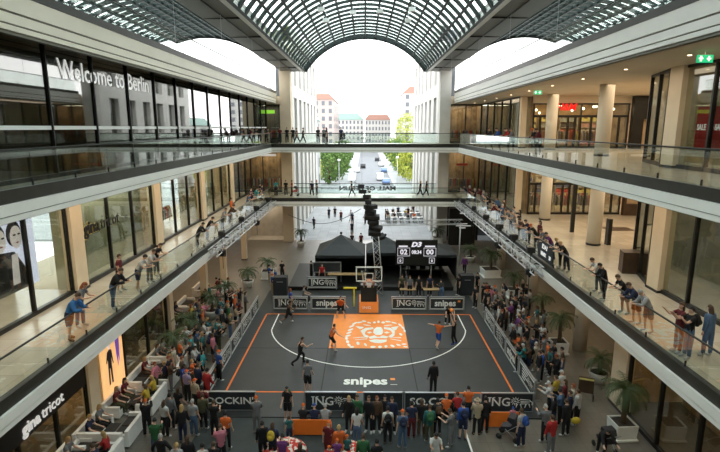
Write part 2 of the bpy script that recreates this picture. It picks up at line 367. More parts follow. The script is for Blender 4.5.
# black shop portal with white letters (second floor, right end of the recess)
b = empty('shop_portal', (22.85, 43.78, Z2), 0, 'black shop portal with white capital letters at end of the upper recess', 'shop entrance')
g = MB(); g.box(0, .9, 0, .5, 0, 4.4); g.box(4.6, 5.5, 0, .5, 0, 4.4); g.box(.9, 4.6, 0, .5, 2.5, 4.4); g.build('portal_frame', M['black_panel'], b)
letter('MA', M['letter_white'], (1.9, -.04, 3.85), (1, 0, 0), (0, 0, 1), b, sx=.9, sy=1.15); letter('E', M['letter_white'], (2.2, -.04, 2.95), (1, 0, 0), (0, 0, 1), b)
g = MB(); g.box(.9, 4.6, .6, .7, 0, 2.5); g.build('doorway_back', M['warm_room'], b)
g = MB(); g.box(23.5, 29.9, 44.4, 44.6, Z2, 16.2); struct('wall_back', g, M['dark_room'])
# dark shop wall on first floor recess
b = empty('shop_portal', (22.85, 43.85, Z1), 0, 'dark brown shop wall with low lit windows at the back of the lower recess', 'shop entrance')
g = MB(); g.box(0, 6.4, 0, .4, 0, 1.0); g.box(0, 6.4, 0, .4, 3.2, 4.9)
for k in range(5): g.box(k * 1.55, k * 1.55 + .2, 0, .4, 1.0, 3.2)
g.build('panelling', mat('brown_wood', (.055, .032, .018), .5, noise=.25, scale=2), b)
g = MB(); g.box(0, 6.35, .42, .5, 0, 4.9); g.build('back_wall', M['warm_room'], b)
r = empty('shop_sign', (17.3, 44.3, 15.3), 0, 'red shop lettering above the entrance in the upper recess', 'sign')
letter('HM', mat('sign_red', (.8, .01, .01), .4, emit=.5), (0, 0, 0), (1, 0, 0), (0, 0, 1), r, shear=.25)
# door frames and clothes inside the recess shops
cols = [(.5, .06, .04), (.6, .55, .45), (.05, .05, .06), (.1, .12, .25), (.7, .6, .2), (.55, .3, .25), (.3, .33, .3)]
for i, c in enumerate(cols): mat('garment_%d' % i, c, .8, noise=.15, scale=5)
def rack_proto():
    r = empty('clothes_rack', (0, 0, 0), 0, 'x', 'clothes rack')
    g = MB(); g.tube([(-.9, 0, 0), (-.9, 0, 1.5), (.9, 0, 1.5), (.9, 0, 0)], .02, 6); g.box(-.92, -.88, -.3, .3, 0, .04); g.box(.88, .92, -.3, .3, 0, .04); g.build('rack_frame', M['alu'], r)
    for k in range(9):
        x = -.8 + .2 * k; g = MB(); w = .05
        g.prism([(x - w, -.22), (x + w, -.22), (x + w, .22), (x - w, .22)], .55, 1.3); g.prism([(x - w, -.1), (x + w, -.1), (x + w, .1), (x - w, .1)], 1.3, 1.46)
        g.build('garment', M['garment_%d' % random.randrange(7)], r)
    return r
rp = rack_proto(); first = True
rk = [((16.3 + 2.3 * (k % 3), 46.3 + 1.6 * (k // 3)), z) for z in (Z1, Z2) for k in range(6)] + [((-15.9, y), Z1) for y in (34, 36.5, 39, 53, 56)] + [((x, y), z) for z in (Z1, Z2) for x, y in ((-13.2, 61.9), (-11.2, 61.9), (11.0, 61.9), (12.6, 61.2), (-12.2, 61.0))]
for (x, y), z in rk:
    if first: rp.location = (x, y, z); q = rp; first = False
    else: q = copy_tree(rp, (x, y, z), 0 if x > 0 or y > 60 else R(90))
    fl = 'first' if z == Z1 else 'second'
    q['label'] = (f'clothes rack in the {fl} floor corner shop at the far {"right" if x > 0 else "left"} end' if y > 60 else f'clothes rack inside the {fl} floor shop behind the round columns' if x > 0 else 'clothes rack inside the lit shop on the left first floor')
    q['group'] = ('far end ' if y > 60 else '') + f'clothes racks on the {fl} floor ' + ('right' if x > 0 else 'left')
sl = MB().lathe([(.05, 0), (.11, .12), (.03, .2)], (0, 0, 0), 8).mesh('pendant_lamp', mat('lamp_bright', (1, .85, .6), .5, emit=6))
for z, nm in ((Z2 - 1.6, 'lower'), (15.2, 'upper')):
    for k in range(16): link(sl, 'pendant_lamp', None, f'small glowing shop spotlight behind the {nm} recess shop windows', 'lamp', f'shop spotlights of the {nm} recess shops', loc=(15.2 + (k % 8) * 1.0 + random.uniform(-.3, .3), 45.6 + 2.2 * (k // 8), z + random.uniform(-.4, .3)))
for z, nm in ((Z1, 'lower'), (Z2, 'upper')):
    for k in range(4):
        o = empty('shop_shelf', (15.8 + 2.0 * k, 50.2, z), 0, f'tall lit shelf at the back of the {nm} recess shop, ' + ['first from the column', 'second from the column', 'third from the column', 'last by the portal'][k], 'shelf'); g = MB()
        g.box(-.85, -.8, -.4, 0, 0, 3.0); g.box(.8, .85, -.4, 0, 0, 3.0)
        for j in range(6): g.box(-.8, .8, -.4, 0, .1 + j * .56, .14 + j * .56)
        g.build('shelf_frame', M['pale_room'], o)
        for j in range(5):
            g = MB(); x = -.75
            while x < .65: w = random.uniform(.1, .3); g.box(x, x + w - .02, -.36, -.05, .14 + j * .56, .14 + j * .56 + random.uniform(.2, .42)); x += w
            g.build('folded_clothes', M['garment_%d' % random.randrange(7)], o)
# SALE posters in the near upper right window
for k, (px, py) in enumerate(((699, 131), (717, 133))):
    p = gx(px, py, 14.15); o = empty('sale_poster', (14.25, p.y, Z2 + .9), R(-90), 'tall red sale poster in upper shop window, ' + ('nearer the pillar' if k == 0 else 'at the picture edge'), 'poster')
    MB().box(-.38, .38, -.01, .01, 0, 1.75).build('poster_sheet', mat('poster_red', (.5, .012, .015), .5), o)
    letter('sale', M['letter_white'], (0, -.02, .9), (1, 0, 0), (0, 0, 1), o, sx=.8)
# emergency exit signs
mat('exit_green', (.0, .42, .18), .5, emit=.5)
def exit_sign(x, y, z, label, rz=0):
    o = empty('exit_sign', (x, y, z), rz, label, 'exit sign'); g = MB(); g.box(-.27, .27, -.04, .04, -.13, .13); g.build('sign_box', M['exit_green'], o)
    g = MB(); g.box(-.2, -.12, -.05, -.04, -.1, .1); g.box(-.24, -.08, -.05, -.04, -.02, .04); g.box(.04, .2, -.05, -.04, -.03, .03); g.box(.09, .15, -.05, -.04, -.09, .09); g.build('pictogram', M['letter_white'], o)
    MB().box(-.01, .01, -.01, .01, .13, .27).build('hanger', M['alu'], o)
exit_sign(12.0, 18.6, 15.98, 'green exit sign hanging above the nearest upper shop window')
exit_sign(12.0, 36.0, 15.98, 'green exit sign hanging near the far round column')
# left end shops at the far corner (facing the viewer) for three levels, both sides
for s in (-1, 1):
    for z0, z1, lv in ((0, Z1 - .9, 0), (Z1, Z2 - .9, 1), (Z2, 16.25, 2)):
        a, b_ = (-14.5, -9.9) if s < 0 else (9.9, 13.6)
        if lv: shopfront((a, YE), (b_, YE), z0, z1, 2)
        g = MB(); g.box(a, b_, YE + 2.5, YE + 2.6, z0, z1); g.box(a - .2 if s < 0 else b_, a if s < 0 else b_ + .2, YE, YE + 2.6, z0, z1); g.box(a, b_, YE + .1, YE + 2.6, z0 - .3, z0)
        nm = {(-1, 1): 'shop_brown', (-1, 2): 'dark_room', (1, 1): 'shop_brown', (1, 2): 'shop_brown', (-1, 0): 'pale_room', (1, 0): 'black_panel'}[(s, lv)]
        struct('wall_back', g, M[nm])
        area(((a + b_) / 2, YE + 1.3, z1 - .1), (3, 1.5), 60)
        g = MB(); g.box(a, b_, YE - .15, YE + 2.6, z1, z1 + .9); struct('wall_back', g, M['soffit'])
mat('sign_lime', (.25, .6, .05), .5, emit=.6)
MB().box(-12.5, -10.6, YE - .14, YE - .04, 15.2, 15.6).build('shop_sign', M['sign_lime'], None, label='lime green shop sign above the far upper left shop', cat='sign')
MB().box(-12.6, -10.6, YE - .14, YE - .04, Z1 + 4.3, Z1 + 4.55).build('shop_sign', M['letter_white'], None, label='white lit strip sign above the red far left shop', cat='sign')
MB().box(10.9, 12.2, YE - .14, YE - .04, Z1 + 3.2, Z1 + 3.45).build('shop_sign', M['garment_0'], None, label='red strip sign above the far right first floor shop', cat='sign')
# big black sign wall on the ground floor right
b = empty('sign_wall', (9.6, 56.2, 0), 0, 'tall black sign board with small white lines of text beside the far right pillar', 'sign')
MB().box(0, 3.0, 0, .3, .3, 4.6).build('board', M['black_panel'], b)
MB().box(.9, 2.1, -.02, 0, 2.75, 2.85).box(.8, 2.5, -.02, 0, 2.52, 2.62).box(1.2, 1.9, -.02, 0, 2.28, 2.38).build('printed_lines', M['letter_white'], b); MB().box(1.2, 1.9, -.02, 0, 3.95, 4.1).build('logo', M['letter_white'], b)
# ground floor
for i in range(2):
    y0, y1 = (13.5, 21.0, 30.3)[i:i + 2]
    shopfront((-12.6, y0 + .4), (-12.6, y1 - .4), 0, Z1 - .9, 3); pillar(-12.6, y0, 0, Z1 - .9, .8, .4)
    g = MB(); g.box(-16.1, -16, y0, y1, 0, Z1 - .9); g.box(-16, -12.8, y0 - .05, y0 + .05, 0, Z1 - .9); struct('wall_left', g, M['warm_room'])
    area((-14.3, (y0 + y1) / 2, Z1 - 1), (2, 6), 95, (1, .72, .42))
g = MB(); g.box(-17.1, -17, 30.3, YE, 0, Z1 - .9); g.box(-17, -12.6, 30.2, 30.4, 0, Z1 - .9); struct('wall_left', g, M['dark_room'])
shopfront((-16.9, 32), (-16.9, YE), 0, Z1 - .9, 9)
for y in (37.5, 43.0, 50.7, 30.3): pillar(-12.6, y, 0, Z1 - .9, .55, .5)
area((-14.5, 40, Z1 - 1), (3, 12), 110, (1, .68, .38)); area((-14.5, 52, Z1 - 1), (3, 10), 120, (1, .72, .45))
g = MB(); g.box(-19, -13.7, YB, YE, Z1 - .95, Z1); struct('ceiling', g, M['soffit'])
shopfront((12.6, 22.0), (12.6, 12.0), 0, Z1 - .9, 4); pillar(12.6, 22.7, 0, Z1 - .9, 1.3, .4)
g = MB(); g.box(15.9, 16, 12, 23, 0, Z1 - .9); g.box(12.8, 21, 23.2, 23.4, 0, Z1 - .9); struct('wall_right', g, M['warm_room'])
area((14.2, 17, Z1 - 1), (1.6, 7), 70, (1, .7, .42))
shopfront((17.0, YE), (17.0, 23.6), 0, Z1 - .9, 9)
g = MB(); g.box(19.9, 20, 23, YE, 0, Z1 - .9); struct('wall_right', g, M['brown_wood'])
area((18.4, 30, Z1 - 1), (2, 12), 130, (1, .6, .3)); area((18.4, 46, Z1 - 1), (2, 16), 160, (1, .65, .35)); area((14.6, 34, Z1 - 1), (3, 16), 70, (1, .72, .45))
for y in (29.3, 38.5, 47.8):
    g = MB(); g.lathe([(.42, 0), (.42, Z1 - .9)], (13.4, y, 0), 24); struct('wall_column', g, M['column_white'])
# screens and posters
b = empty('advert_screen', (-13.9, 18.0, Z1 + 1.25), R(90), 'large lit screen showing a pale fashion portrait in the left shop window', 'screen')
MB().box(-2.4, 2.3, -.06, .06, 0, 2.85).build('screen_panel', M['screen_blue'], b)
def blob(name, pts, m, parent, y=-.08, dy=.01):
    g = MB(); g.add([(x, y, z) for x, z in pts] + [(x, y - dy, z) for x, z in pts], [tuple(range(len(pts))), tuple(range(2 * len(pts) - 1, len(pts) - 1, -1))]); return g.build(name, m, parent)
def ell(cx, cz, rx, rz, n=16): return [(cx + rx * math.cos(2 * math.pi * k / n), cz + rz * math.sin(2 * math.pi * k / n)) for k in range(n)]
mat('print_face', (.75, .66, .68), .5, emit=.4); mat('print_dark', (.04, .035, .05), .6)
for dx in (0.2, 1.1):
    blob('printed_hair', ell(dx, 2.3, .42, .52), M['print_dark'], b, -.07); blob('printed_face', ell(dx + .08, 2.15, .33, .46), M['print_face'], b, -.09)
    blob('printed_eye', ell(dx - .02, 2.25, .09, .035), M['ink'], b, -.11); blob('printed_eye', ell(dx + .24, 2.25, .08, .035), M['ink'], b, -.11)
    blob('printed_lips', ell(dx + .1, 1.93, .08, .03), M['garment_0'], b, -.11)
blob('printed_coat', [(-.9, 0), (1.7, 0), (1.5, .9), (1.0, 1.6), (.2, 1.7), (-.3, 1.3)], M['print_dark'], b, -.075)
blob('printed_shirt', [(.7, .3), (1.1, .3), (1.15, 1.5), (.8, 1.5)], M['print_face'], b, -.1)
for nm, z, y, X, mm1, mm2, lab in (('sg', 8.75, 24.2, -13.56, 'black_panel', 'black_panel', 'black gina tricot lettering on the first floor shop window'), ('sg', 2.75, 16.75, -12.42, 'letter_white', 'letter_white', 'white gina tricot lettering above the ground floor shop')):
    b = empty('shop_sign', (X, y, z), 0, lab, 'sign')
    q = .95 if z > 5 else .68
    letter('gina', M[mm1], (0, 0, 0), (0, 1, 0), (0, 0, 1), b, sx=q, sy=q); letter('tricot', M[mm2], (0, 1.92 * q, 0), (0, 1, 0), (0, 0, 1), b, sx=q * .95, sy=q)
    if z > 5:
        letter('gina', mat('gold', (.75, .55, .15), .3, metal=.6), (-.04, -.03, -.03), (0, 1, 0), (0, 0, 1), b, 'letter_edge', .96)
MB().box(-12.5, -12.46, 14.0, 20.4, 2.35, 4.9).build('shop_header', M['black_panel'], None, label='black header board above the ground floor shop door', cat='sign board')
b = empty('lit_poster', (-12.42, 22.75, .3), R(90), 'tall lit orange fashion poster in the ground floor window', 'poster')
MB().box(-1.05, 1.05, -.02, .04, 0, 3.9).build('poster_sheet', mat('poster_orange', (.85, .48, .2), .5, emit=.55, noise=.25, scale=.9), b)
fx, fz = -.35, 1.0
blob('printed_figure', [(fx + x * .6, fz + z * .62) for x, z in ((-.3, 0), (-.1, 0), (-.05, 1.3), (.05, 1.3), (.15, 0), (.35, 0), (.3, 1.6), (.35, 2.2), (.5, 1.5), (.6, 1.5), (.45, 2.7), (.1, 2.85), (-.25, 2.7), (-.5, 1.9), (-.4, 1.85), (-.2, 2.2), (-.25, 1.5))], M['print_dark'], b, -.04)
blob('printed_face', ell(fx + .06, fz + 1.9, .09, .13), M['print_face'], b, -.045)
blob('printed_ribbon', [(.35, 2.2), (.45, 1.5), (.5, 2.2), (.6, 1.7), (.75, 3.7), (.25, 3.7)], mat('print_violet', (.25, .12, .6), .6, emit=.2), b, -.04)
# gallery soffit downlights
dl = MB().lathe([(.07, -.02), (.07, 0)], (0, 0, 0), 12).mesh('downlight', M['lamp_warm'])
for s in (-1, 1):
    for z, nm, g0 in ((Z1 - .9, 'above the ground floor', 0), (Z2 - .9, 'above the first floor', 1), (16.25 if s > 0 else 16.62, 'above the second floor', 2)):
        if s < 0 and g0 == 2: continue
        for k in range(10):
            link(dl, 'downlight', None, f'small round warm downlight in the {"left" if s < 0 else "right"} gallery ceiling {nm}', 'downlight', f'{"left" if s < 0 else "right"} downlights {nm}', loc=(s * 12.1, 15 + 4.65 * k, z))
for s in (-1, 1):
    area((s * 12, 32, Z2 - .95), (1.2, 44), 520 if s < 0 else 420, (1, .80, .56))
    area((s * 11.6, 32, Z1 - .95), (1.2, 44), 85, (1, .74, .5))
area((12.2, 32, 16.2), (1.5, 44), 260, (1, .82, .6))

# ------------------------------------------------------------------ roof: edge beams, glazed vault, added side vaults that imitate its reflection
ZS = 20.0; BX0, BX1 = 7.0, 9.6
Y0V, Y1V = -8.0, 59.5
for s in (-1, 1):
    g = MB(); P = [(s * BX0, ZS), (s * BX0, ZS + .6), (s * BX1, ZS + .9), (s * (BX1 + .3), ZS + .1), (s * BX1, ZS - .1)]
    if s > 0: P = P[::-1]
    g.extr_y(P, Y0V, YE + .3, 0)
    struct('ceiling_beam', g, M['beam_panel'])
    g = MB(); a, b_ = sorted((s * (BX0 - .05), s * (BX0 + .35))); g.box(a, b_, Y0V, YE + .35, ZS - .12, ZS + .28); struct('ceiling_beam', g, M['beam_edge'])
    g = MB()
    for k in range(11):
        y = Y0V + 2 + k * 6.2; a, b_ = sorted((s * (BX0 + .4), s * (BX1 - .05))); g.box(a, b_, y, y + .06, ZS - .13, ZS - .0)
    a, b_ = sorted((s * 8.3, s * 8.36)); g.box(a, b_, Y0V, YE, ZS - .12, ZS)
    struct('ceiling_seam', g, M['mullion'])
    # end pillar and its return wall
    g = MB(); a, b_ = sorted((s * 8.6, s * 9.85)); g.box(a, b_, YE - .9, YE + .6, 0, 22.5); struct('wall_pier', g, M['pillar_cream' if s < 0 else 'stone'])
def vault(cx, hw, zs, sag, y0, y1, pitch, nl, rb=.2, dp=.1):
    Rr = (hw * hw + sag * sag) / (2 * sag); cz = zs + sag - Rr; a0 = math.asin(hw / Rr) if sag < hw else math.pi - math.asin(hw / Rr)
    pt = lambda a, r: (cx + r * math.sin(a), cz + r * math.cos(a)); n = 28
    def arc(g, y, w, r0, r1):
        vs = []; 
        for i in range(n + 1):
            a = -a0 + 2 * a0 * i / n
            for r, yy in ((r0, y - w), (r1, y - w), (r1, y + w), (r0, y + w)):
                x, z = pt(a, r); vs.append((x, yy, z))
        fs = [(4 * i + k, 4 * i + (k + 1) % 4, 4 * i + 4 + (k + 1) % 4, 4 * i + 4 + k) for i in range(n) for k in range(4)]; g.add(vs, fs)
    g = MB(); y = y0
    while y < y1 + .01: arc(g, y, rb, Rr - dp, Rr + .05); y += pitch
    struct('ceiling_ribs', g, M['steel_green'])
    g = MB()
    for k in range(nl + 1):
        a = -a0 + 2 * a0 * k / nl; x, z = pt(a, Rr - .14); X = Matrix.Translation((x, 0, z)) @ Matrix.Rotation(a, 4, 'Y'); g.box(-.08, .08, y0, y1, -.10, .12, 0, X)
    struct('ceiling_purlins', g, M['steel_green'])
    g = MB(); vs = []
    for i in range(n + 1):
        x, z = pt(-a0 + 2 * a0 * i / n, Rr); vs += [(x, y0, z), (x, y1, z)]
    g.add(vs, [(2 * i, 2 * i + 1, 2 * i + 3, 2 * i + 2) for i in range(n)], 0, True); struct('ceiling_glazing', g, M['vault_glass'])
    g = MB(); arc(g, y1 + .1, .15, Rr - .35, Rr + .15); struct('ceiling_arch', g, M['steel_green'])
vault(0, 7.05, ZS, 3.75, Y0V, Y1V, 1.55, 14)
vault(-15.2, 5.5, 20.3, 2.0, Y0V, 50, 1.05, 12, .2, .12); vault(15.2, 5.5, 20.3, 2.0, Y0V, 50, 1.05, 12, .2, .12)  # made-up side vaults, shaped after the roof's reflection in the upper glass
for k, (px, py) in enumerate(((321, 9), (326, 20), (353, 12), (380, 11), (412, 9), (408, 20))):
    dd = ray(px, py); t = 20.0
    while t < 70 and ((CAM.x + dd.x * t) ** 2 + (CAM.z + dd.z * t - 15.25) ** 2) ** .5 < 7.9: t += .1
    q = CAM + dd * t; o = empty('roof_floodlight', q, 0, 'small white floodlight fixed under the glazed vault, ' + ['near left', 'far left', 'left of centre', 'right of centre', 'near right', 'far right'][k], 'floodlight')
    MB().box(-.25, .25, -.15, .15, -.18, .12).build('lamp_body', M['white'], o); MB().tube([(0, 0, .1), (0, 0, .6)], .03, 6).build('bracket', M['alu'], o)
# hanging cables in front
for k, (x, y) in enumerate(((-8.2, 30), (-8.2, 38), (-7.6, 46), (8.2, 30), (8.2, 38), (7.6, 46), (-9.4, 26), (9.4, 26))):
    MB().tube([(x, y, ZS - .1), (x, y, Z3 + .4)], .012, 4).build('hanging_cable', M['alu'], None, label='thin steel cable hanging from the roof edge beam', cat='cable', group='cables under the roof beams')
for s in (-1, 1):
    g = MB(); g.box(-1.2, 1.2, -1.2, 1.2, 0, .9); g.lathe([(.9, .9), (.9, 1.2), (.3, 1.5)], (0, 0, 0), 12); g.build('rooftop_vent', M['beam_panel'], None, label=f'dark rooftop vent unit beyond the {"left" if s < 0 else "right"} upper balustrade', cat='vent', loc=(s * 14.5, 47, 18.2))
    g = MB(); g.box(s * 20 - 1, s * 20 + 1, YB, 58, Z3, Z3 + .3); g.box(min(s * 10.6, s * 21), max(s * 10.6, s * 21), YB, YE, Z3 - .05, Z3 + .05); struct('ceiling_roof_deck', g, M['stone'])
    MB().lathe([(.06, 0), (.06, 1.0)], (s * 14.5, 47, 17.4), 6)
# ------------------------------------------------------------------ outside: facades, street, trees, cars
def facade(s):
    b = empty('stone_building', (s * 8.7, 60.7, 0), 0, f'pale stone office building with tall window slots beside the {"left" if s < 0 else "right"} pier', 'building')
    L = 29.0; ox = s * 12
    g = MB(); a, c = sorted((s * .9, s * 2.2)); g.box(a, c, 2.2, L, 0, 25); a, c = sorted((s * .9, s * 1.1)); g.box(a, c, 0, 2.2, 0, 25); a, c = sorted((s * 2.2, ox)); g.box(a, c, 2.2, L, 0, 16.2); g.build('wall_core', mat('window_dark', (.10, .11, .12), .25, noise=.3, scale=.5), b)
    g = MB(); a, c = sorted((0, s * .9)); n = 6; st = L / n
    for k in range(n + 1): y = k * st * .985; g.box(a, c, y, y + 2.3, 0, 25)
    for z0, z1 in ((11.2, 12.8), (17.2, 18.6), (23.4, 25.2)): g.box(a - .02, c + .02, 0, L, z0, z1)
    g.build('stone_front', M['stone_pale'], b)
    for z0, z1 in ((.5, 11.2), (12.8, 17.2), (18.6, 23.4)):
        me = MB().box(min(s * .55, s * .65), max(s * .55, s * .65), 2.32, st - .05, z0, z1).mesh('window', M['mirror_glass'])
        for k in range(n): link(me, 'window', b, loc=(0, k * st * .985, 0))
facade(-1); facade(1)
def block(name, x0, x1, y0, y1, h, mc, rc, label, nx, nz, roof=2.5, fz=3.4):
    b = empty(name, ((x0 + x1) / 2, y0, 0), 0, label, 'building'); w = (x1 - x0) / 2; d = y1 - y0
    MB().box(-w, w, 0, d, 0, h).build('walls', M[mc], b)
    MB().extr_y([(-w - .3, h), (w + .3, h), (w * .75, h + roof), (-w * .75, h + roof)], -.3, d).build('roof', M[rc], b)
    sx = 2 * w / nx; me = MB().box(-sx * .22, sx * .22, -.06, .02, 0, 1.9).mesh('window', M['window_far']); k = 0
    for j in range(nz):
        for i in range(nx):
            if k < 90: link(me, 'window', b, loc=(-w + sx * (i + .5), 0, h - 2.6 - j * fz)); k += 1
    # flank windows toward the street
    fx = w if x1 < 0 else -w; nn = min(8, int(d / 4)); me2 = MB().box(-.06, .06, -.8, .8, 0, 1.9).mesh('window', M['window_far'])
    for j in range(min(nz, 4)):
        for i in range(nn): link(me2, 'window', b, loc=(fx, (i + .5) * d / nn, h - 2.6 - j * fz))
mat('window_far', (.12, .13, .15), .3); mat('plaster_pink', (.40, .33, .31), .8, noise=.06, scale=.3); mat('plaster_pale', (.44, .43, .41), .8, noise=.05, scale=.3)
mat('roof_red', (.34, .19, .15), .8, noise=.1); mat('roof_green', (.26, .38, .34), .7, noise=.1); mat('plaster_grey', (.38, .40, .40), .8, noise=.05, scale=.3)
block('town_house', -21, -9.5, 96, 107, 15, 'plaster_grey', 'roof_green', 'low grey house just beyond the left stone building', 4, 4, 1.5)
block('town_house', -30, -14.2, 232, 275, 26, 'plaster_pink', 'roof_red', 'pink tall house with red roof on the left of the street', 5, 6)
block('town_house', -30, -1, 330, 360, 18.5, 'plaster_pale', 'roof_green', 'long pale house with green copper roof closing the street', 12, 5, 4)
block('town_house', 0, 15, 300, 325, 18, 'plaster_pale', 'roof_red', 'pale house with red tiled roof closing the street', 8, 5, 3)
block('town_house', 17.5, 40, 236, 290, 29, 'plaster_pale', 'roof_red', 'tall pale house with orange roof behind the right trees', 6, 6, 3)
block('town_house', 10.5, 22, 96, 110, 14, 'plaster_pale', 'roof_green', 'low cream house just beyond the right stone building', 4, 4, 1.5)
g = MB(); g.box(-150, 150, 112, 500, -.3, -.02); struct('floor_street', g, mat('asphalt', (.15, .165, .18), .8, noise=.08, scale=.4))
g = MB()
for a, b_ in ((-150, -2.6), (6.8, 150)): g.box(a, b_, 112, 500, -.02, .12)
struct('floor_sidewalk', g, M['plaza_paving'])
def tree(x, y, h, r, m, label, n=420, group=None, zc=None, low=.25):
    t = empty('street_tree', (x, y, 0), random.random() * 6, label, 'tree', group)
    g = MB(); g.tube([(0, 0, 0), (.05, 0, h * .35), (0, .1, h * .7)], [.28, .2, .08], 7)
    for k in range(5):
        a = k * 1.3; g.tube([(0, 0, h * .35 + k * .3), (math.cos(a) * r * .6, math.sin(a) * r * .6, h * .6 + k * .25)], [.1, .03], 5)
    g.build('trunk', M['bark'], t); g = MB()
    for k in range(n):
        u = random.random() * 2 * math.pi; w = math.acos(random.uniform(-1, 1)); q = random.uniform(.55, 1.05) ** .5
        lump = 1 + .18 * math.sin(3 * u + x) * math.sin(2 * w + y)
        c = Vector((r * q * lump * math.sin(w) * math.cos(u), r * q * lump * math.sin(w) * math.sin(u), h * (low + (1 - low) / 2) + (h * (1 - low) / 2) * q * math.cos(w)))
        for _ in range(3):
            X = Matrix.Translation(c + Vector((random.uniform(-.5, .5), random.uniform(-.5, .5), random.uniform(-.5, .5)))) @ Euler((random.random() * 6, random.random() * 6, random.random() * 6)).to_matrix().to_4x4()
            s = random.uniform(.25, .5); g.add([X @ Vector(p) for p in ((-s, 0, 0), (0, -s * .5, 0), (s, 0, 0), (0, s * .5, 0.1))], [(0, 1, 2, 3)])
    g.build('foliage', M[m], t)
k = 0
for i, y in enumerate((121, 131, 142, 154, 168, 184, 203)):
    tree(-8.6, y, 8.6, 4.4, 'leaf_tree', 'bushy green street tree in the row on the left pavement', 420, 'green trees on the left of the street', low=.08)
    tree(12.2, y + 2, 9.2, 4.6, 'leaf_tree' if i % 3 else 'leaf_yellow', 'bushy green street tree in the row on the right pavement', 420, 'green trees on the right of the street', low=.08)
tree(-11.3, 112.5, 7.0, 1.5, 'leaf_yellow', 'slim yellow leaved tree just past the left stone building', 200)
tree(17.5, 214, 19.5, 4.5, 'leaf_yellow', 'tall yellow green tree rising above the upper footbridge', 420)
def street_lamp(x, y, label):
    t = empty('street_lamp', (x, y, 0), 0, label, 'street lamp'); MB().lathe([(.12, 0), (.07, .4), (.05, 6.5)], (0, 0, 0), 8).build('pole', M['alu'], t); MB().ball((0, 0, 6.7), .35, 10, 0, (1, 1, .8)).build('lamp_head', mat('opal', (.85, .85, .82), .4), t)
street_lamp(-5.6, 108, 'street lamp with round opal head left of the road'); street_lamp(7.6, 118, 'street lamp with round opal head right of the road')
def car(x, y, m, label, rz=0, van=0):
    t = empty('car', (x, y, 0), rz, label, 'car'); g = MB(); hh = 1.9 if van else 1.42
    P = [(-2.1, .3), (2.1, .3), (2.15, .75), (1.2, .92), (.6, hh), (-1.3 if not van else -2.0, hh), (-2.0, .95), (-2.15, .8)]
    g.extr_x([(a, b) for a, b in P], -.85, .85); g.build('body', M[m], t)
    g = MB(); g.extr_x([(1.08, .95), (.55, hh - .08), (-1.22, hh - .08), (-1.85, .97)], -.87, .87); g.build('windows', M['ink'], t)
    for sx in (-1, 1):
        for yy in (-1.3, 1.3): MB().tube([(sx * .62, yy, .32), (sx * .88, yy, .32)], .32, 12).build('wheel', M['rubber'], t)
for i, (px, py, c) in enumerate(((363, 168, 'ink'), (377, 161, 'ink'), (357, 172, 'car_white'), (380, 180, 'car_white'), (384, 172, 'car_blue'), (352, 182, 'car_white'), (386, 184, 'car_blue'), (381, 166, 'car_white'))):
    mat('car_white', (.75, .76, .78), .3); mat('car_blue', (.12, .2, .38), .3)
    p = gp(px, py); car(p.x, p.y, c, '%s car on the street, %s' % ({'ink': 'black', 'car_white': 'white', 'car_blue': 'blue'}[c], ['driving away in mid road', 'far off near the road end', 'parked on the left kerb', 'parked on the right beside the lamp', 'parked right behind the white car', 'parked nearest on the left', 'parked nearest on the right', 'parked far on the right'][i]), 0, i == 3)

# ------------------------------------------------------------------ the court
CX = .25; FY, BYc = 23.9, 35.0
g = MB(); g.box(CX - 8.3, CX + 8.3, 21.6, 40.5, 0, .05); g.build('court_floor', M['court_dark'], None, label='dark grey three on three basketball court floor with joints', cat='court floor', kind='structure')
def flat(name, x0, x1, y0, y1, m, label, z=.05, dz=.006, cat='court marking'):
    return MB().box(x0, x1, y0, y1, z, z + dz).build(name, M[m], None, label=label, cat=cat)
flat('court_key', CX - 2.5, CX + 2.5, 29.2, BYc, 'court_orange', 'orange painted key in front of the hoop', cat='court marking')
g = MB(); w = .05
g.box(CX - 7.5 - w, CX - 7.5 + w, FY, BYc, .051, .057); g.box(CX + 7.5 - w, CX + 7.5 + w, FY, BYc, .051, .057)
g.box(CX - 7.5, CX + 7.5, FY - w, FY + w, .051, .057); g.box(CX - 7.5, CX + 7.5, BYc - w, BYc + w, .051, .057)
g.build('boundary_line', M['line_orange'], None, label='orange boundary line around the court', cat='court marking')
# two point line
pts = []; hy = BYc - 1.575
a1 = math.acos(6.6 / 6.75); pts.append((CX - 6.6, BYc)); N = 48
for k in range(N + 1):
    a = math.pi + a1 + (math.pi - 2 * a1) * k / N; pts.append((CX + 6.75 * math.cos(a), hy + 6.75 * math.sin(a)))
pts.append((CX + 6.6, BYc)); vs = []
for i, p in enumerate(pts):
    q0 = Vector(pts[max(i - 1, 0)]); q1 = Vector(pts[min(i + 1, len(pts) - 1)]); d = (q1 - q0).normalized(); nn = Vector((-d.y, d.x)) * .036; p = Vector(p)
    for z in (.052, .06): vs += [(p.x - nn.x, p.y - nn.y, z), (p.x + nn.x, p.y + nn.y, z)]
g = MB(); fs = []
for i in range(len(pts) - 1):
    a, b_ = 4 * i, 4 * i + 4; fs += [(a + 2, a + 3, b_ + 3, b_ + 2), (a, a + 2, b_ + 2, b_), (a + 1, b_ + 1, b_ + 3, a + 3)]
g.add(vs, fs); g.build('arc_line', M['court_line'], None, label='white curved two point line around the key', cat='court marking')
for nm, bx in (('left joint running to the front', (CX - 2.56, CX - 2.5, FY, 29.2)), ('right joint running to the front', (CX + 2.5, CX + 2.56, FY, 29.2)), ('left cross joint beside the key', (CX - 8.2, CX - 2.5, 29.17, 29.21)), ('right cross joint beside the key', (CX + 2.5, CX + 8.2, 29.17, 29.21))):
    MB().box(*bx, .0505, .056).build('court_joint', M['court_joint'], None, label='dark court floor ' + nm, cat='court joint')
b = empty('court_logo', (.05, 25.05, .057), 0, 'white snipes wordmark on the court floor in front of the key', 'logo')
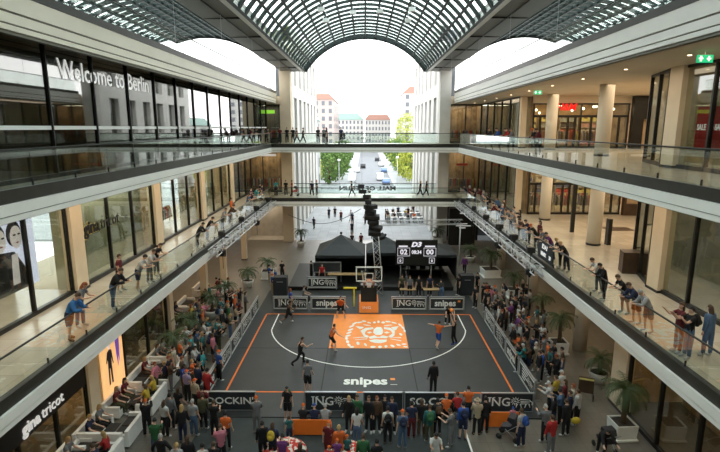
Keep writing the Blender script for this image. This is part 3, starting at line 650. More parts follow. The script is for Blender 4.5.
letter('snipes_court', M['court_line'], (0, 0, .003), (1, 0, 0), (0, 1, 0), b, sx=.92, sy=1.05); MB().box(1.36, 1.62, .14, .36, 0, .006).build('flag_mark', M['court_orange'], b); MB().box(1.34, 1.7, -.36, -.32, 0, .005).build('underline', M['court_line'], b)
# the lion emblem: separate painted patches
LION = [[(-0.62,33.47),(-0.79,33.29),(-0.9,33.06),(-0.88,32.95),(-0.74,33.04),(-0.58,33.27),(-0.53,33.46)],[(-0.8,32.96),(-0.97,32.79),(-1.08,32.56),(-1.05,32.45),(-0.91,32.54),(-0.76,32.76),(-0.71,32.95)],[(-0.86,32.33),(-1.04,32.2),(-1.16,31.99),(-1.14,31.87),(-0.99,31.92),(-0.83,32.11),(-0.77,32.29)],[(-0.96,31.81),(-1.12,31.69),(-1.23,31.5),(-1.21,31.38),(-1.07,31.42),(-0.92,31.59),(-0.87,31.77)],[(-1.0,31.29),(-1.17,31.21),(-1.28,31.05),(-1.27,30.93),(-1.13,30.94),(-0.97,31.07),(-0.92,31.23)],[(-1.11,30.82),(-1.2,30.91),(-1.28,30.81),(-1.29,30.61),(-1.22,30.45),(-1.12,30.46),(-1.07,30.62)],[(-1.01,30.25),(-1.09,30.39),(-1.18,30.35),(-1.21,30.17),(-1.16,29.98),(-1.06,29.93),(-1.0,30.05)],[(-0.9,29.7),(-0.99,29.86),(-1.08,29.87),(-1.11,29.72),(-1.06,29.53),(-0.95,29.44),(-0.88,29.52)],[(-0.71,29.48),(-0.85,29.5),(-0.95,29.43),(-0.95,29.31),(-0.84,29.24),(-0.71,29.27),(-0.65,29.37)],[(2.57,32.92),(2.49,33.14),(2.39,33.22),(2.35,33.11),(2.4,32.88),(2.5,32.72),(2.58,32.74)],[(2.73,32.43),(2.65,32.66),(2.56,32.76),(2.52,32.65),(2.56,32.42),(2.65,32.24),(2.72,32.24)],[(2.78,31.87),(2.76,32.11),(2.7,32.25),(2.64,32.17),(2.63,31.94),(2.68,31.74),(2.74,31.71)],[(2.51,31.37),(2.43,31.54),(2.34,31.56),(2.3,31.42),(2.34,31.23),(2.43,31.13),(2.51,31.19)],[(-0.32,29.94),(-0.39,30.13),(-0.49,30.15),(-0.54,29.99),(-0.51,29.77),(-0.42,29.65),(-0.33,29.73)],[(0.15,29.69),(0.07,29.89),(-0.02,29.95),(-0.06,29.84),(-0.01,29.64),(0.08,29.5),(0.15,29.52)],[(0.64,29.51),(0.49,29.54),(0.37,29.45),(0.36,29.31),(0.48,29.23),(0.63,29.26),(0.7,29.39)],[(1.05,29.54),(0.94,29.57),(0.85,29.47),(0.85,29.31),(0.93,29.21),(1.04,29.24),(1.09,29.39)],[(1.42,29.63),(1.33,29.67),(1.25,29.56),(1.25,29.4),(1.31,29.3),(1.41,29.33),(1.45,29.48)],[(1.87,29.59),(1.76,29.72),(1.64,29.72),(1.62,29.59),(1.7,29.42),(1.82,29.35),(1.9,29.42)],[(2.26,29.73),(2.13,29.83),(2.02,29.83),(2.01,29.73),(2.09,29.6),(2.22,29.55),(2.29,29.6)],[(2.62,29.9),(2.48,29.92),(2.36,29.86),(2.35,29.77),(2.46,29.72),(2.6,29.74),(2.67,29.82)],[(2.67,29.48),(2.56,29.55),(2.45,29.53),(2.44,29.44),(2.52,29.35),(2.64,29.32),(2.71,29.38)],[(-0.24,33.56),(-0.42,33.51),(-0.56,33.39),(-0.55,33.28),(-0.41,33.26),(-0.23,33.35),(-0.16,33.48)],[(0.06,33.71),(-0.09,33.77),(-0.21,33.72),(-0.21,33.61),(-0.09,33.51),(0.06,33.51),(0.13,33.59)],[(0.42,33.39),(0.3,33.5),(0.19,33.5),(0.18,33.4),(0.27,33.26),(0.4,33.2),(0.47,33.25)],[(0.77,33.56),(0.67,33.6),(0.59,33.49),(0.58,33.33),(0.66,33.24),(0.76,33.27),(0.81,33.42)],[(1.04,33.72),(0.96,33.77),(0.9,33.63),(0.89,33.42),(0.95,33.3),(1.03,33.34),(1.07,33.53)],[(1.4,33.57),(1.29,33.6),(1.19,33.5),(1.18,33.34),(1.27,33.24),(1.39,33.28),(1.44,33.42)],[(1.8,33.66),(1.62,33.73),(1.47,33.68),(1.46,33.55),(1.6,33.44),(1.78,33.43),(1.87,33.53)],[(2.21,33.37),(2.04,33.51),(1.9,33.54),(1.88,33.43),(2.01,33.27),(2.18,33.17),(2.27,33.22)],[(0.34,32.91),(0.1,33.01),(-0.09,33.03),(-0.09,32.95),(0.09,32.84),(0.33,32.77),(0.44,32.8)],[(1.82,33.0),(1.55,32.95),(1.34,32.84),(1.34,32.76),(1.55,32.77),(1.82,32.87),(1.94,32.97)],[(-0.36,32.23),(-0.15,32.33),(-0.05,32.58),(-0.64,32.72)],[(1.97,32.13),(2.13,32.05),(2.35,32.75),(1.82,32.56)],[(-0.08,31.11),(0.16,30.75),(0.28,31.04),(0.03,31.32),(0.02,31.72),(0.16,32.03),(0.6,32.24),(0.57,32.55),(0.05,32.41),(-0.29,31.94)],[(0.29,31.46),(0.5,31.63),(0.36,31.81),(0.16,31.66)],[(0.57,31.61),(0.75,31.23),(1.1,31.27),(1.24,31.62),(1.24,32.12),(1.14,32.56),(0.84,32.59),(0.62,32.2)],[(0.35,30.62),(0.81,30.75),(1.0,30.76),(1.43,30.7),(1.57,30.97),(1.18,31.17),(1.01,30.95),(0.83,30.94),(0.65,31.17),(0.25,30.91)],[(0.39,30.16),(0.66,29.98),(1.04,29.95),(1.39,30.17),(1.45,30.51),(1.0,30.49),(0.67,30.55),(0.28,30.4)],[(2.06,31.96),(1.74,32.46),(1.33,32.56),(1.32,32.28),(1.75,32.01),(1.87,31.51),(1.57,31.02),(1.74,30.73),(1.98,31.21)],[(1.47,31.47),(1.68,31.64),(1.51,31.82),(1.3,31.67)],[(-0.77,30.72),(0.07,30.84),(0.07,30.97),(-0.77,30.77)],[(-0.63,30.41),(0.16,30.56),(0.16,30.68),(-0.63,30.46)],[(1.61,30.87),(2.39,30.74),(2.4,30.86),(1.62,30.92)],[(1.65,30.59),(2.36,30.27),(2.37,30.39),(1.65,30.64)]]
lion = MB()
for q in LION: lion.prism(q, .0575, .0615)
lion.build('lion_emblem', M['court_line'], None, label='white lion head emblem painted on the orange key', cat='emblem')
MB().box(-7.6, 4.55, 12, 21.55, 0, .03).build('dark_mat', M['mat_teal'], None, label='dark mat flooring in front of the near barrier row', cat='floor mat')
MB().box(4.55, 4.63, 12, 21.55, 0, .035).build('mat_edge', M['court_line'], None, label='white edge strip along the dark floor mat', cat='floor strip')

# ------------------------------------------------------------------ banner barriers
def bar(g, x0, z0, x1, z1, w, y):
    d = math.hypot(x1 - x0, z1 - z0) or 1; nx, nz = -(z1 - z0) / d * w, (x1 - x0) / d * w
    g.add([(x0 - nx, y, z0 - nz), (x1 - nx * .4, y, z1 - nz * .4), (x1 + nx * .4, y, z1 + nz * .4), (x0 + nx, y, z0 + nz)], [(0, 1, 2, 3)])
def lionlet(g, x, z, s, y=-.045):
    """walking lion drawn in strokes: mane, face, body, legs and tail"""
    for k in range(10):
        a = 2 * math.pi * k / 10; bar(g, x - .2 * s + .09 * s * math.cos(a), z + .06 * s + .09 * s * math.sin(a), x - .2 * s + .2 * s * math.cos(a + .3), z + .06 * s + .2 * s * math.sin(a + .3), .022 * s, y)
    bar(g, x - .24 * s, z + .07 * s, x - .15 * s, z + .04 * s, .04 * s, y)
    bar(g, x, z + .14 * s, x + .4 * s, z + .12 * s, .025 * s, y); bar(g, x + .02 * s, z + .03 * s, x + .4 * s, z + .03 * s, .03 * s, y); bar(g, x + .02 * s, z - .06 * s, x + .36 * s, z - .05 * s, .02 * s, y)
    for lx, sl in ((-.12, -.04), (.02, .05), (.26, -.05), (.38, .05)): bar(g, x + lx * s, z - .06 * s, x + (lx + sl) * s, z - .24 * s, .03 * s, y)
    bar(g, x + .4 * s, z + .1 * s, x + .52 * s, z + .0 * s, .02 * s, y); bar(g, x + .52 * s, z, x + .5 * s, z - .12 * s, .02 * s, y)
PL = {}
def banner(x, y, rz, kind, label, L=2.5, H=1.0, z=0, frame=True, group=None):
    b = empty('banner_barrier', (x, y, z), rz, label, 'barrier', group); key = (kind, L, H, frame)
    if key not in PL:
        g = MB(); h = L / 2; g.box(-h, h, -.03, .03, .06, H); a = g.mesh('banner_cloth', M['banner_black'])
        g = MB(); t = .035
        g.box(-h, h, -.045, .045, H - .01, H + .04); g.box(-h, h, -.045, .045, .03, .07); g.box(-h - .02, -h + .03, -.045, .045, 0, H + .04); g.box(h - .03, h + .02, -.045, .045, 0, H + .04)
        g.box(-h, -h + .06, -.3, .3, 0, .04); g.box(h - .06, h, -.3, .3, 0, .04)
        g2 = MB(); w_ = .025
        for q0, q1, q2, q3 in ((-h + .06, h - .06, H - .10 - w_, H - .06), (-h + .06, h - .06, .10, .14 + w_), (-h + .06, -h + .06 + w_ * 1.3, .10, H - .06), (h - .06 - w_ * 1.3, h - .06, .10, H - .06)): g2.box(q0, q1, -.04, -.03, q2, q3)
        PL[key] = (a, g.mesh('frame', M['alu']), g2.mesh('border', M['court_line']))
    link(PL[key][0], 'banner_cloth', b); link(PL[key][1], 'frame', b)
    if frame: link(PL[key][2], 'border', b)
    W_ = M['letter_white'] if False else M['court_line']
    mz = H * .54; u = (0, 0, 1); r = (1, 0, 0)
    if kind == 'ING':
        letter('ING', W_, (-.38, -.04, mz), r, u, b); g = MB(); xs = [v.co.x for v in TXT['ING'].vertices]; x0 = -.38 + min(xs); hh = max(v.co.y for v in TXT['ING'].vertices)
        for zz in (-1, 1):
            g.box(x0 - .05, x0 + .12, -.044, -.036, mz + zz * hh - .02, mz + zz * hh + .02); (zz < 0 or g.box(x0 + .19, x0 + .30, -.044, -.036, mz + zz * hh - .02, mz + zz * hh + .02))
        g.box(x0 + .46, x0 + .60, -.044, -.036, mz + hh - .02, mz + hh + .02)
        g.build('letter_serif', W_, b)
        g = MB(); lionlet(g, .62, mz, 1.15); g.build('lion_emblem', W_, b)
    elif kind == 'snipes':
        letter('snipes', W_, (-.12, -.04, mz), r, u, b, sy=1.1, sx=1.05); MB().box(.82, 1.02, -.045, -.035, mz + .1, mz + .24).build('flag_mark', M['court_orange'], b)
    elif kind == 'DOCKIN': letter('DOCKIN', W_, (0, -.04, mz), r, u, b, sx=1.12)
    elif kind == 'SOCO': letter('SOCO', W_, (0, -.04, mz), r, u, b, sx=1.1)
    elif kind == 'lion': g = MB(); lionlet(g, -.1, mz, 1.7); g.build('lion_emblem', W_, b)
    elif kind == 'lines':
        g = MB()
        for k, w in enumerate((.9, .7, 1.0, .5)): g.box(-.7, -.7 + w, -.045, -.035, H * .75 - k * .16, H * .75 - k * .16 + .06)
        lionlet(g, .55, mz, 1.0); g.build('printed_lines', W_, b)
    return b
# near row, faces the camera
for x, kd, lb in ((-6.55, 'DOCKIN', 'black banner barrier reading DOCKIN at the near left court corner'), (-1.65, 'ING', 'black ING banner barrier behind the orange bench'), (.95, 'plain', 'plain black banner barrier between ING and SO.CO banners'), (3.1, 'SOCO', 'black banner barrier reading SO.CO in the near row'), (6.9, 'ING', 'black ING banner barrier at the near right court corner')):
    banner(x, 22.2, 0, kd, lb, 2.5 if kd != 'plain' else 2.0, 1.0, frame=False)
# back row
for px, kd, lb in ((290, 'ING', 'framed ING banner at the far left court corner'), (328, 'snipes', 'framed snipes banner left of the hoop'), (409, 'ING', 'framed ING banner right of the hoop'), (447, 'snipes', 'framed snipes banner at the far right court corner')):
    p = gp(px, 311.5); banner(p.x, 36.0, 0, kd, lb, 2.62, 1.05)
p = gp(322, 292, 0); banner(p.x, 40.4, 0, 'ING', 'framed ING banner fixed on the black riser before the tent', 2.5, 1.0, z=.25)
# sides
for s in (-1, 1):
    for k, kd in enumerate(('snipes', 'ING', 'lion', 'ING', 'lion') if s < 0 else ('lines', 'snipes', 'lion', 'ING')):
        y = 24.0 + 2.7 * k + (0 if s < 0 else .5); nm = ['nearest', 'second nearest', 'third', 'fourth', 'farthest'][k]
        banner(CX + s * 8.35, y, R(90) if s > 0 else R(90), kd, f'black {kd if kd != "lines" else "text"} banner barrier, {nm} along the {"left" if s < 0 else "right"} court side', 2.55, 1.05) if False else \
        banner(CX + s * 8.35, y, R(-90) if s > 0 else R(90), kd, f'black {kd if kd != "lines" else "text"} banner barrier, {nm} along the {"left" if s < 0 else "right"} court side', 2.55, 1.05)

# ------------------------------------------------------------------ hoop
b = empty('basketball_hoop', (CX + .05, 36.3, 0), 0, 'basketball hoop with clear backboard on an orange padded base', 'basketball hoop')
g = MB(); g.extr_x([(-1.0, 0), (1.0, 0), (1.0, .8), (-.75, .8)], -.72, .72); g.build('base', M['court_orange'], b)
g = MB(); g.extr_x([(-.7, .8), (.7, .8), (.2, 2.0), (-.45, 2.0)], -.6, .6); g.build('padded_column', M['black_panel'], b)
letter('ING', M['court_line'], (-.15, -.93, .42), (1, 0, 0), (0, .1, 1), b, sx=.6, sy=.45); letter('snipes', M['court_line'], (0, -.62, 1.15), (1, 0, 0), (0, .2, 1), b, sx=.4, sy=.45)
g = MB()
for sx in (-1, 1): g.tube([(sx * .3, 0, 1.9), (sx * .28, -2.2, 2.9)], .07, 8); g.tube([(sx * .3, .2, 1.2), (sx * .5, -2.15, 3.6)], .05, 8)
g.build('arm', M['truss_alu'], b)
g = MB(); y = -2.3
for x0, x1, z0, z1 in ((-.93, .93, 2.88, 2.96), (-.93, .93, 3.9, 3.98), (-.93, -.86, 2.9, 3.95), (.86, .93, 2.9, 3.95)): g.box(x0, x1, y - .03, y + .03, z0, z1)
for x0, x1, z0, z1 in ((-.3, .3, 3.48, 3.53), (-.3, .3, 3.05, 3.1), (-.3, -.25, 3.05, 3.5), (.25, .3, 3.05, 3.5)): g.box(x0, x1, y - .04, y - .03, z0, z1)
g.build('backboard_frame', M['court_line'], b); MB().box(-.87, .87, y - .01, y + .01, 2.95, 3.9).build('backboard_glass', M['rail_glass'], b)
g = MB(); rr = [( .225 * math.cos(t * math.pi / 8), y - .4 + .225 * math.sin(t * math.pi / 8), 3.05) for t in range(17)]; g.tube(rr, .018, 6, cap=False); g.box(-.12, .12, y - .2, y - .02, 3.03, 3.07); g.build('rim', M['line_orange'], b)
g = MB()
for k in range(12):
    a = k * math.pi / 6; a2 = a + .5
    for s_ in (1, -1): g.tube([(.22 * math.cos(a), y - .4 + .22 * math.sin(a), 3.04), (.16 * math.cos(a + .25 * s_), y - .4 + .16 * math.sin(a + .25 * s_), 2.8), (.12 * math.cos(a + .5 * s_), y - .4 + .12 * math.sin(a + .5 * s_), 2.6)], .008, 3)
g.build('net', M['white'], b)
MB().extr_x([(-.05, 0), (.05, 0), (.05, 1.5), (-.05, 1.5)], -.06, .06).build('yellow_post', mat('post_yellow', (.75, .62, .03), .5), None, label='yellow upright post beside the hoop base', cat='post', loc=(gp(354, 309).x, 36.6, .05))
MB().box(-.5, .5, -.06, .06, 1.45, 1.55).build('yellow_bar', M['post_yellow'], None, label='short yellow bar on top of the yellow post', cat='bar', loc=(gp(354, 309).x - .3, 36.6, .05))

# ------------------------------------------------------------------ back of court: riser, tents, scoreboard, rig
MB().box(-6.5, 7.5, 40.6, 48, 0, .35).build('riser', M['black_panel'], None, label='low black stage riser under the tents', cat='stage')
mat('tent_black', (.012, .016, .018), .6, noise=.15, scale=2); mat('tent_side', (.018, .022, .022), .7, noise=.2, scale=1.5)
def tent(x, y, w, d, label, walls=True, ez=2.35, pk=3.75):
    t = empty('tent', (x, y, .35), 0, label, 'tent'); hw, hd = w / 2, d / 2
    g = MB(); P = [(-hw, -hd, ez), (hw, -hd, ez), (hw, hd, ez), (-hw, hd, ez)]; mid = [(a * .45, b_ * .45, ez + (pk - ez) * .48) for a, b_, c in P]
    g.add(P + mid + [(0, 0, pk)] + [(a, b_, ez - .25) for a, b_, c in P], [(0, 1, 5, 4), (1, 2, 6, 5), (2, 3, 7, 6), (3, 0, 4, 7), (4, 5, 8), (5, 6, 8), (6, 7, 8), (7, 4, 8), (9, 10, 1, 0), (10, 11, 2, 1), (11, 12, 3, 2), (12, 9, 0, 3)]); g.build('canopy', M['tent_black'], t)
    for sx in (-1, 1):
        for sy in (-1, 1): MB().box(sx * hw - .03, sx * hw + .03, sy * hd - .03, sy * hd + .03, 0, ez).build('leg', M['rail_steel'], t)
    if walls: MB().box(-hw, hw, hd - .02, hd, 0, ez).build('side_wall', M['tent_side'], t); MB().box(-hw, -hw + .02, -hd, hd, 0, ez).build('side_wall', M['tent_side'], t); MB().box(hw - .02, hw, -hd, hd, 0, ez).build('side_wall', M['tent_side'], t)
    MB().ball((0, 0, pk + .12), .13, 8).build('finial', M['tent_black'], t)
tent(-2.15, 44.3, 4.3, 4.5, 'black pyramid tent left of the line array'); tent(1.9, 45.4, 3.5, 3.6, 'black pyramid tent right of the line array', ez=2.2, pk=3.35)
tent(6.0, 45, 4.2, 4.2, 'black tent behind the scoreboard over the control desk', ez=2.2, pk=2.9)
b = empty('scoreboard', (4.35, 40.9, .8), 0, 'black scoreboard showing 02 and 00 with time 08:34', 'scoreboard')
MB().box(-1.75, 1.75, 0, .2, 1.35, 3.55).build('panel', M['black_panel'], b)
for sx in (-1.3, 1.3): MB().tube([(sx, .3, -.45), (sx, .3, 3.4)], .06, 8).build('leg', M['truss_alu'], b)
Wl = mat('led_white', (.62, .6, .66), .4, emit=.55)
u = (0, 0, 1); r = (1, 0, 0)
letter('D3', Wl, (0, -.02, 3.15), r, u, b, shear=.3, sx=1.2); letter('n02', Wl, (-1.08, -.02, 2.5), r, u, b); letter('n00', Wl, (1.12, -.02, 2.5), r, u, b); letter('time', Wl, (0, -.02, 2.5), r, u, b, sx=.75, sy=.85)
MB().box(-1.5, -.75, -.02, 0, 2.95, 3.07).box(.7, 1.55, -.02, 0, 2.95, 3.07).build('caption_bars', Wl, b); letter('f0', Wl, (-1.35, -.02, 1.75), r, u, b); letter('f0', Wl, (1.3, -.02, 1.75), r, u, b)
g = MB()
for cx, cz, w, h in ((-1.08, 2.52, .52, .36), (1.12, 2.52, .52, .36), (-1.35, 1.78, .23, .24), (1.3, 1.78, .23, .24)):
    g.box(cx - w, cx + w, -.02, 0, cz + h - .03, cz + h); g.box(cx - w, cx + w, -.02, 0, cz - h, cz - h + .03); g.box(cx - w, cx - w + .03, -.02, 0, cz - h, cz + h); g.box(cx + w - .03, cx + w, -.02, 0, cz - h, cz + h)
g.build('digit_frame', Wl, b)
# control desk with laptops in front of it
def table(x, y, w, d, h, label, top='wood_top', name='table'):
    t = empty(name, (x, y, .35 if 40.6 < y < 48 and abs(x) < 6.5 else .0), 0, label, 'table'); mat('wood_top', (.42, .28, .14), .5, noise=.2, scale=3)
    MB().box(-w / 2, w / 2, -d / 2, d / 2, h - .04, h).build('table_top', M[top], t)
    for sx in (-1, 1):
        for sy in (-1, 1): MB().box(sx * (w / 2 - .05) - .02, sx * (w / 2 - .05) + .02, sy * (d / 2 - .05) - .02, sy * (d / 2 - .05) + .02, 0, h - .04).build('leg', M['rail_steel'], t)
    return t
table(3.5, 38.9, 1.3, .6, .75, 'narrow wooden topped table in front of the scoreboard, left one'); table(5.4, 38.9, 1.3, .6, .75, 'narrow wooden topped table in front of the scoreboard, right one')
table(5.2, 43.4, 3.6, .8, .8, 'long dark control desk under the scoreboard tent', 'black_panel', 'control_desk')
table(-1.5, 41.6, 3.4, .7, .85, 'long wooden counter in front of the black tent')
for k in range(4):
    b = empty('laptop', (3.9 + .85 * k, 43.4, 1.15), 0, 'open laptop on the control desk under the tent', 'laptop', 'laptops on the control desk'); MB().box(-.17, .17, -.12, .12, 0, .02).build('keyboard', M['alu'], b); MB().box(-.17, .17, -.14, -.12, .02, .25).build('lid', M['alu'], b)
# side media stand left of the tent
b = empty('display_stand', (-3.3, 42.0, .35), 0, 'framed black display on the riser left of the tent', 'display'); MB().box(-1.2, 1.2, 0, .1, .9, 1.7).build('panel', M['banner_black'], b)
g = MB(); g.box(-1.25, 1.25, -.03, .12, 1.7, 1.78); g.box(-1.25, 1.25, -.03, .12, .82, .9); g.box(-1.25, -1.17, -.03, .12, .0, 1.75); g.box(1.17, 1.25, -.03, .12, 0, 1.75); g.build('frame', M['alu'], b)
# loudspeakers on the floor
def pa(x, y, label):
    b = empty('loudspeaker', (x, y, 0), 0, label, 'loudspeaker'); MB().box(-.55, .55, -.4, .4, 0, 1.7).build('cabinet', M['rubber'], b); MB().box(-.5, .5, -.42, -.4, .1, 1.6).build('grille', M['banner_black'], b); MB().box(-.25, .25, -.43, -.42, 1.3, 1.36).build('badge', M['alu'], b)
p = gp(281, 296); pa(p.x, p.y, 'big black loudspeaker stack left of the court beside blue shirts'); p = gp(466, 294); pa(p.x, p.y, 'big black loudspeaker stack right of the court')
# line array hanging on a cable
b = empty('line_array', (-.05, 40.0, 4.35), 0, 'hanging black loudspeaker line array above the tents', 'loudspeaker')
for k in range(11):
    X = Matrix.Translation((.105 * k - (.25 if k < 2 else 0), -.04 * k, 4.6 - k * .41)) @ Matrix.Rotation(R(4 * k - 10), 4, 'X') @ Matrix.Rotation(R(25 * math.sin(k * 2.1)), 4, 'Z')
    g = MB(); g.box(-.25 if k < 4 else -.42 if k % 3 else -.62, .25 if k < 4 else .38 if k % 2 else .6, -.25, .25, -.16, .16, 0, X); g.box(-.24, .24, -.28, -.25, -.12, .12, 0, X); g.build('speaker_box', M['rubber'], b)
g = MB(); g.tube([(-.2, 0, 4.7), (-.2, 0, 19.2)], .006, 4); g.build('cable', M['rail_steel'], b)
MB().tube([(-.2, 0, 4.7), (1.05, -.3, .4)], .05, 6).build('spine', M['rail_steel'], b)
def truss(name, p0, p1, w, label, m='truss_alu', r=.03, cat='truss', seg=.5, bracket=0):
    p0, p1 = Vector(p0), Vector(p1); d = (p1 - p0); L = d.length; d.normalize(); up = Vector((0, 0, 1)) if abs(d.z) < .8 else Vector((0, 1, 0)); a = d.cross(up).normalized() * w / 2; b_ = a.cross(d).normalized() * w / 2
    root = empty(name, p0, 0, label, cat); cs = [a + b_, a - b_, -a - b_, -a + b_]
    for c in cs: MB().tube([c, c + d * L], r, 6).build('chord', M[m], root)
    g = MB(); n = int(L / seg)
    for k in range(n):
        for i in range(4):
            c0, c1 = cs[i], cs[(i + 1) % 4]
            g.tube([(c0 if k % 2 else c1) + d * L * k / n, (c1 if k % 2 else c0) + d * L * (k + 1) / n], r * .6, 4)
    g.build('lacing', M[m], root)
    if bracket:
        for k in range(int(L / 3)):
            MB().box(min(0, bracket), max(0, bracket), -.04, .04, -.05, .05).build('bracket', M['rail_steel'], root, loc=(0, 1 + 3 * k, .2))
    return root
truss('truss', (.85, 39.4, 5.0), (1.25, 39.6, .05), .5, 'short aluminium truss leaning behind the hoop')
t_ = truss('truss', (1.3, 48.4, 4.35), (9.6, 48.4, 4.5), .45, 'horizontal aluminium truss behind the scoreboard')
for x in (.2, 8.1): MB().tube([(x, 0, -4.35), (x, 0, 0)], .06, 8).build('leg', M['truss_alu'], t_)
for x in (-1, 1):
    truss('truss', (x * 9.92, 27.5 if x > 0 else 31.5, 5.55), (x * 9.92, 53.8, 5.55), .5, f'long aluminium lighting truss hung along the {"left" if x < 0 else "right"} first floor edge', r=.04, seg=.6, bracket=x * .3)
# spotlights clamped on the rails
def spot():
    s = empty('stage_light', (0, 0, 0), 0, 'x', 'stage light'); MB().tube([(0, 0, .5), (0, 0, -.9)], .03, 6).build('pole', M['rail_steel'], s)
    g = MB(); g.box(-.28, -.24, -.08, .08, .3, .75); g.box(.24, .28, -.08, .08, .3, .75); g.box(-.28, .28, -.08, .08, .26, .32); g.build('yoke', M['rubber'], s)
    h = MB().box(-.22, .22, -.32, .28, .45, .85).build('lamp_body', M['rubber'], s); MB().lathe([(.2, 0), (.24, .1)], (0, 0, .38), 12).build('lens', M['ink'], h); return s
sp = spot(); fs_ = True
SPL = [(-1, y) for y in (33, 38.5, 44, 49.5)] + [(1, y) for y in (28.5, 32, 35.5, 39.5, 44, 49)]
for i, (s, y) in enumerate(SPL):
    for zz, w in ((5.8, 'above'), (4.15, 'below')):
        if zz < 5 and i % 2: continue
        loc = (s * 9.7, y, zz + (.3 if zz > 5 else .62))
        if fs_: sp.location = loc; q = sp; fs_ = False
        else: q = copy_tree(sp, loc, R(20 * i))
        q.scale = (.75,) * 3
        q['label'] = f'black stage light clamped {w} the {"left" if s < 0 else "right"} lighting truss'; q['group'] = f'stage lights {w} the {"left" if s < 0 else "right"} truss'
g = MB(); g.tube([(-8.2 + 7.8 * t / 12, 52, 4.6 - 1.3 * math.sin(math.pi * t / 12) + .6 * t / 12) for t in range(13)], .03, 5); g.build('hanging_cable', M['rail_steel'], None, label='black cable sagging from the left pier to the line array', cat='cable')
# lettered banner hung on the right rail
b = empty('rail_banner', (EX - .05, gx(546, 246, EX - .05).y, Z1 + .1), R(-90), 'dark banner with white words hung on the right first floor balustrade', 'banner')
MB().box(-1.2, 1.2, -.02, .02, .1, 1.15).build('banner_cloth', M['banner_black'], b)
letter('IDA', M['letter_white'], (-.1, -.03, .85), (1, 0, 0), u, b, sx=1.2); letter('REMIX', M['letter_white'], (-.25, -.03, .42), (1, 0, 0), u, b); letter('x20', M['letter_white'], (.75, -.03, .42), (1, 0, 0), u, b)

# ------------------------------------------------------------------ plants
mat('planter_white', (.72, .71, .66), .5, noise=.04)
PALMS = []
def palm(x, y, pot, h, fr, label, group=None, pr=.55, nf=26):
    PALMS.append((x, y))
    t = empty('potted_palm', (x, y, 0), random.random() * 0.1, label, 'potted palm', group)
    if pot == 'square':
        g = MB(); q = pr; g.add([(-q, -q, 0), (q, -q, 0), (q, q, 0), (-q, q, 0), (-q * 1.12, -q * 1.12, .75), (q * 1.12, -q * 1.12, .75), (q * 1.12, q * 1.12, .75), (-q * 1.12, q * 1.12, .75), (-q, -q, .75), (q, -q, .75), (q, q, .75), (-q, q, .75), (-q, -q, .66), (q, -q, .66), (q, q, .66), (-q, q, .66)],
            [(3, 2, 1, 0), (0, 1, 5, 4), (1, 2, 6, 5), (2, 3, 7, 6), (3, 0, 4, 7), (4, 5, 9, 8), (5, 6, 10, 9), (6, 7, 11, 10), (7, 4, 8, 11), (8, 9, 13, 12), (9, 10, 14, 13), (10, 11, 15, 14), (11, 8, 12, 15)])
        g.box(-q * 1.2, q * 1.2, -q * 1.2, q * 1.2, .02, .1); g.build('planter', M['planter_white'], t); MB().box(-q, q, -q, q, .58, .68).build('soil', M['soil'], t)
    else: g = MB(); g.lathe([(pr * .7, 0), (pr, .5), (pr * 1.05, .62), (pr * .9, .62), (pr * .88, .5)], (0, 0, 0), 20); g.build('planter', M['planter_white'], t); MB().lathe([(pr * .88, .5), (pr * .88, .55)], (0, 0, 0), 16).build('soil', M['soil'], t)
    g = MB(); g.tube([(0, 0, .5), (.05, .02, h * .5), (0, .05, h)], [.14, .11, .09], 8); g.build('trunk', M['bark'], t)
    g = MB()
    for k in range(nf):
        a = k * 2.4; e = random.uniform(-.1, 1.2); L = fr * random.uniform(.8, 1.1); P = [Vector((0, 0, h))]; ang = e
        for j in range(7):
            P.append(P[-1] + Vector((math.cos(a) * math.cos(ang), math.sin(a) * math.cos(ang), math.sin(ang))) * L / 7); ang -= .28
        side = Vector((-math.sin(a), math.cos(a), 0))
        for j in range(1, 8):
            for sgn in (-1, 1):
                for sub in (0, .5):
                    q = P[j - 1].lerp(P[j], sub); l = .42 * fr * .55 * (1 - abs(j - 3.5) / 6); tip = q + side * sgn * l + (P[j] - P[j - 1]).normalized() * l * .8 + Vector((0, 0, -l * .45)); dd = (P[j] - P[j - 1]) * .22
                    g.add([q - dd * .5, q + dd, tip], [(0, 1, 2)])
        g.tube(P, .012, 3)
    g.build('fronds', M['leaf_palm'], t); return t
p = gp(621, 436); palm(p.x, p.y, 'square', 2.3, 1.2, 'large palm in a square white planter by the near right shop', pr=.42, nf=34)
p = gp(598, 382); palm(p.x, p.y, 'round', 1.35, 1.15, 'palm in a round white pot before the right shop', pr=.5)
p = gp(558, 352); palm(p.x, p.y, 'square', 2.2, 1.2, 'palm in a white planter beside the round ground floor column', pr=.42)
p = gp(490, 276); palm(p.x, p.y, 'square', 2.2, 1.4, 'palm in a white planter near the far right pier', pr=.7)
for i, (px, py, hh) in enumerate(((176, 362, 1.6), (190, 345, 1.7), (212, 318, 1.6), (226, 305, 1.5), (248, 287, 1.4), (268, 278, 1.5), (301, 246, 1.8), (437, 243, 1.6), (470, 262, 1.4), (152, 348, 1.7), (541, 322, 1.8), (513, 297, 1.8))):
    p = gp(px, py); W_ = ['among the white sofas', 'behind the white sofas', 'behind the spectators on the left', 'beside the orange lit pillar', 'near the blue shirted staff', 'behind the left loudspeaker', 'in front of the left stone pier', 'in front of the right stone pier', 'beside the black sign wall', 'against the left shop windows', 'behind the right crowd', 'farther back behind the right crowd'][i]
    palm(p.x, p.y, 'square' if i % 2 else 'round', hh, 1.15, 'green palm with dense fronds ' + W_, pr=.5, nf=24)
for i, (px, py) in enumerate(((285, 238), (310, 236))):
    pass

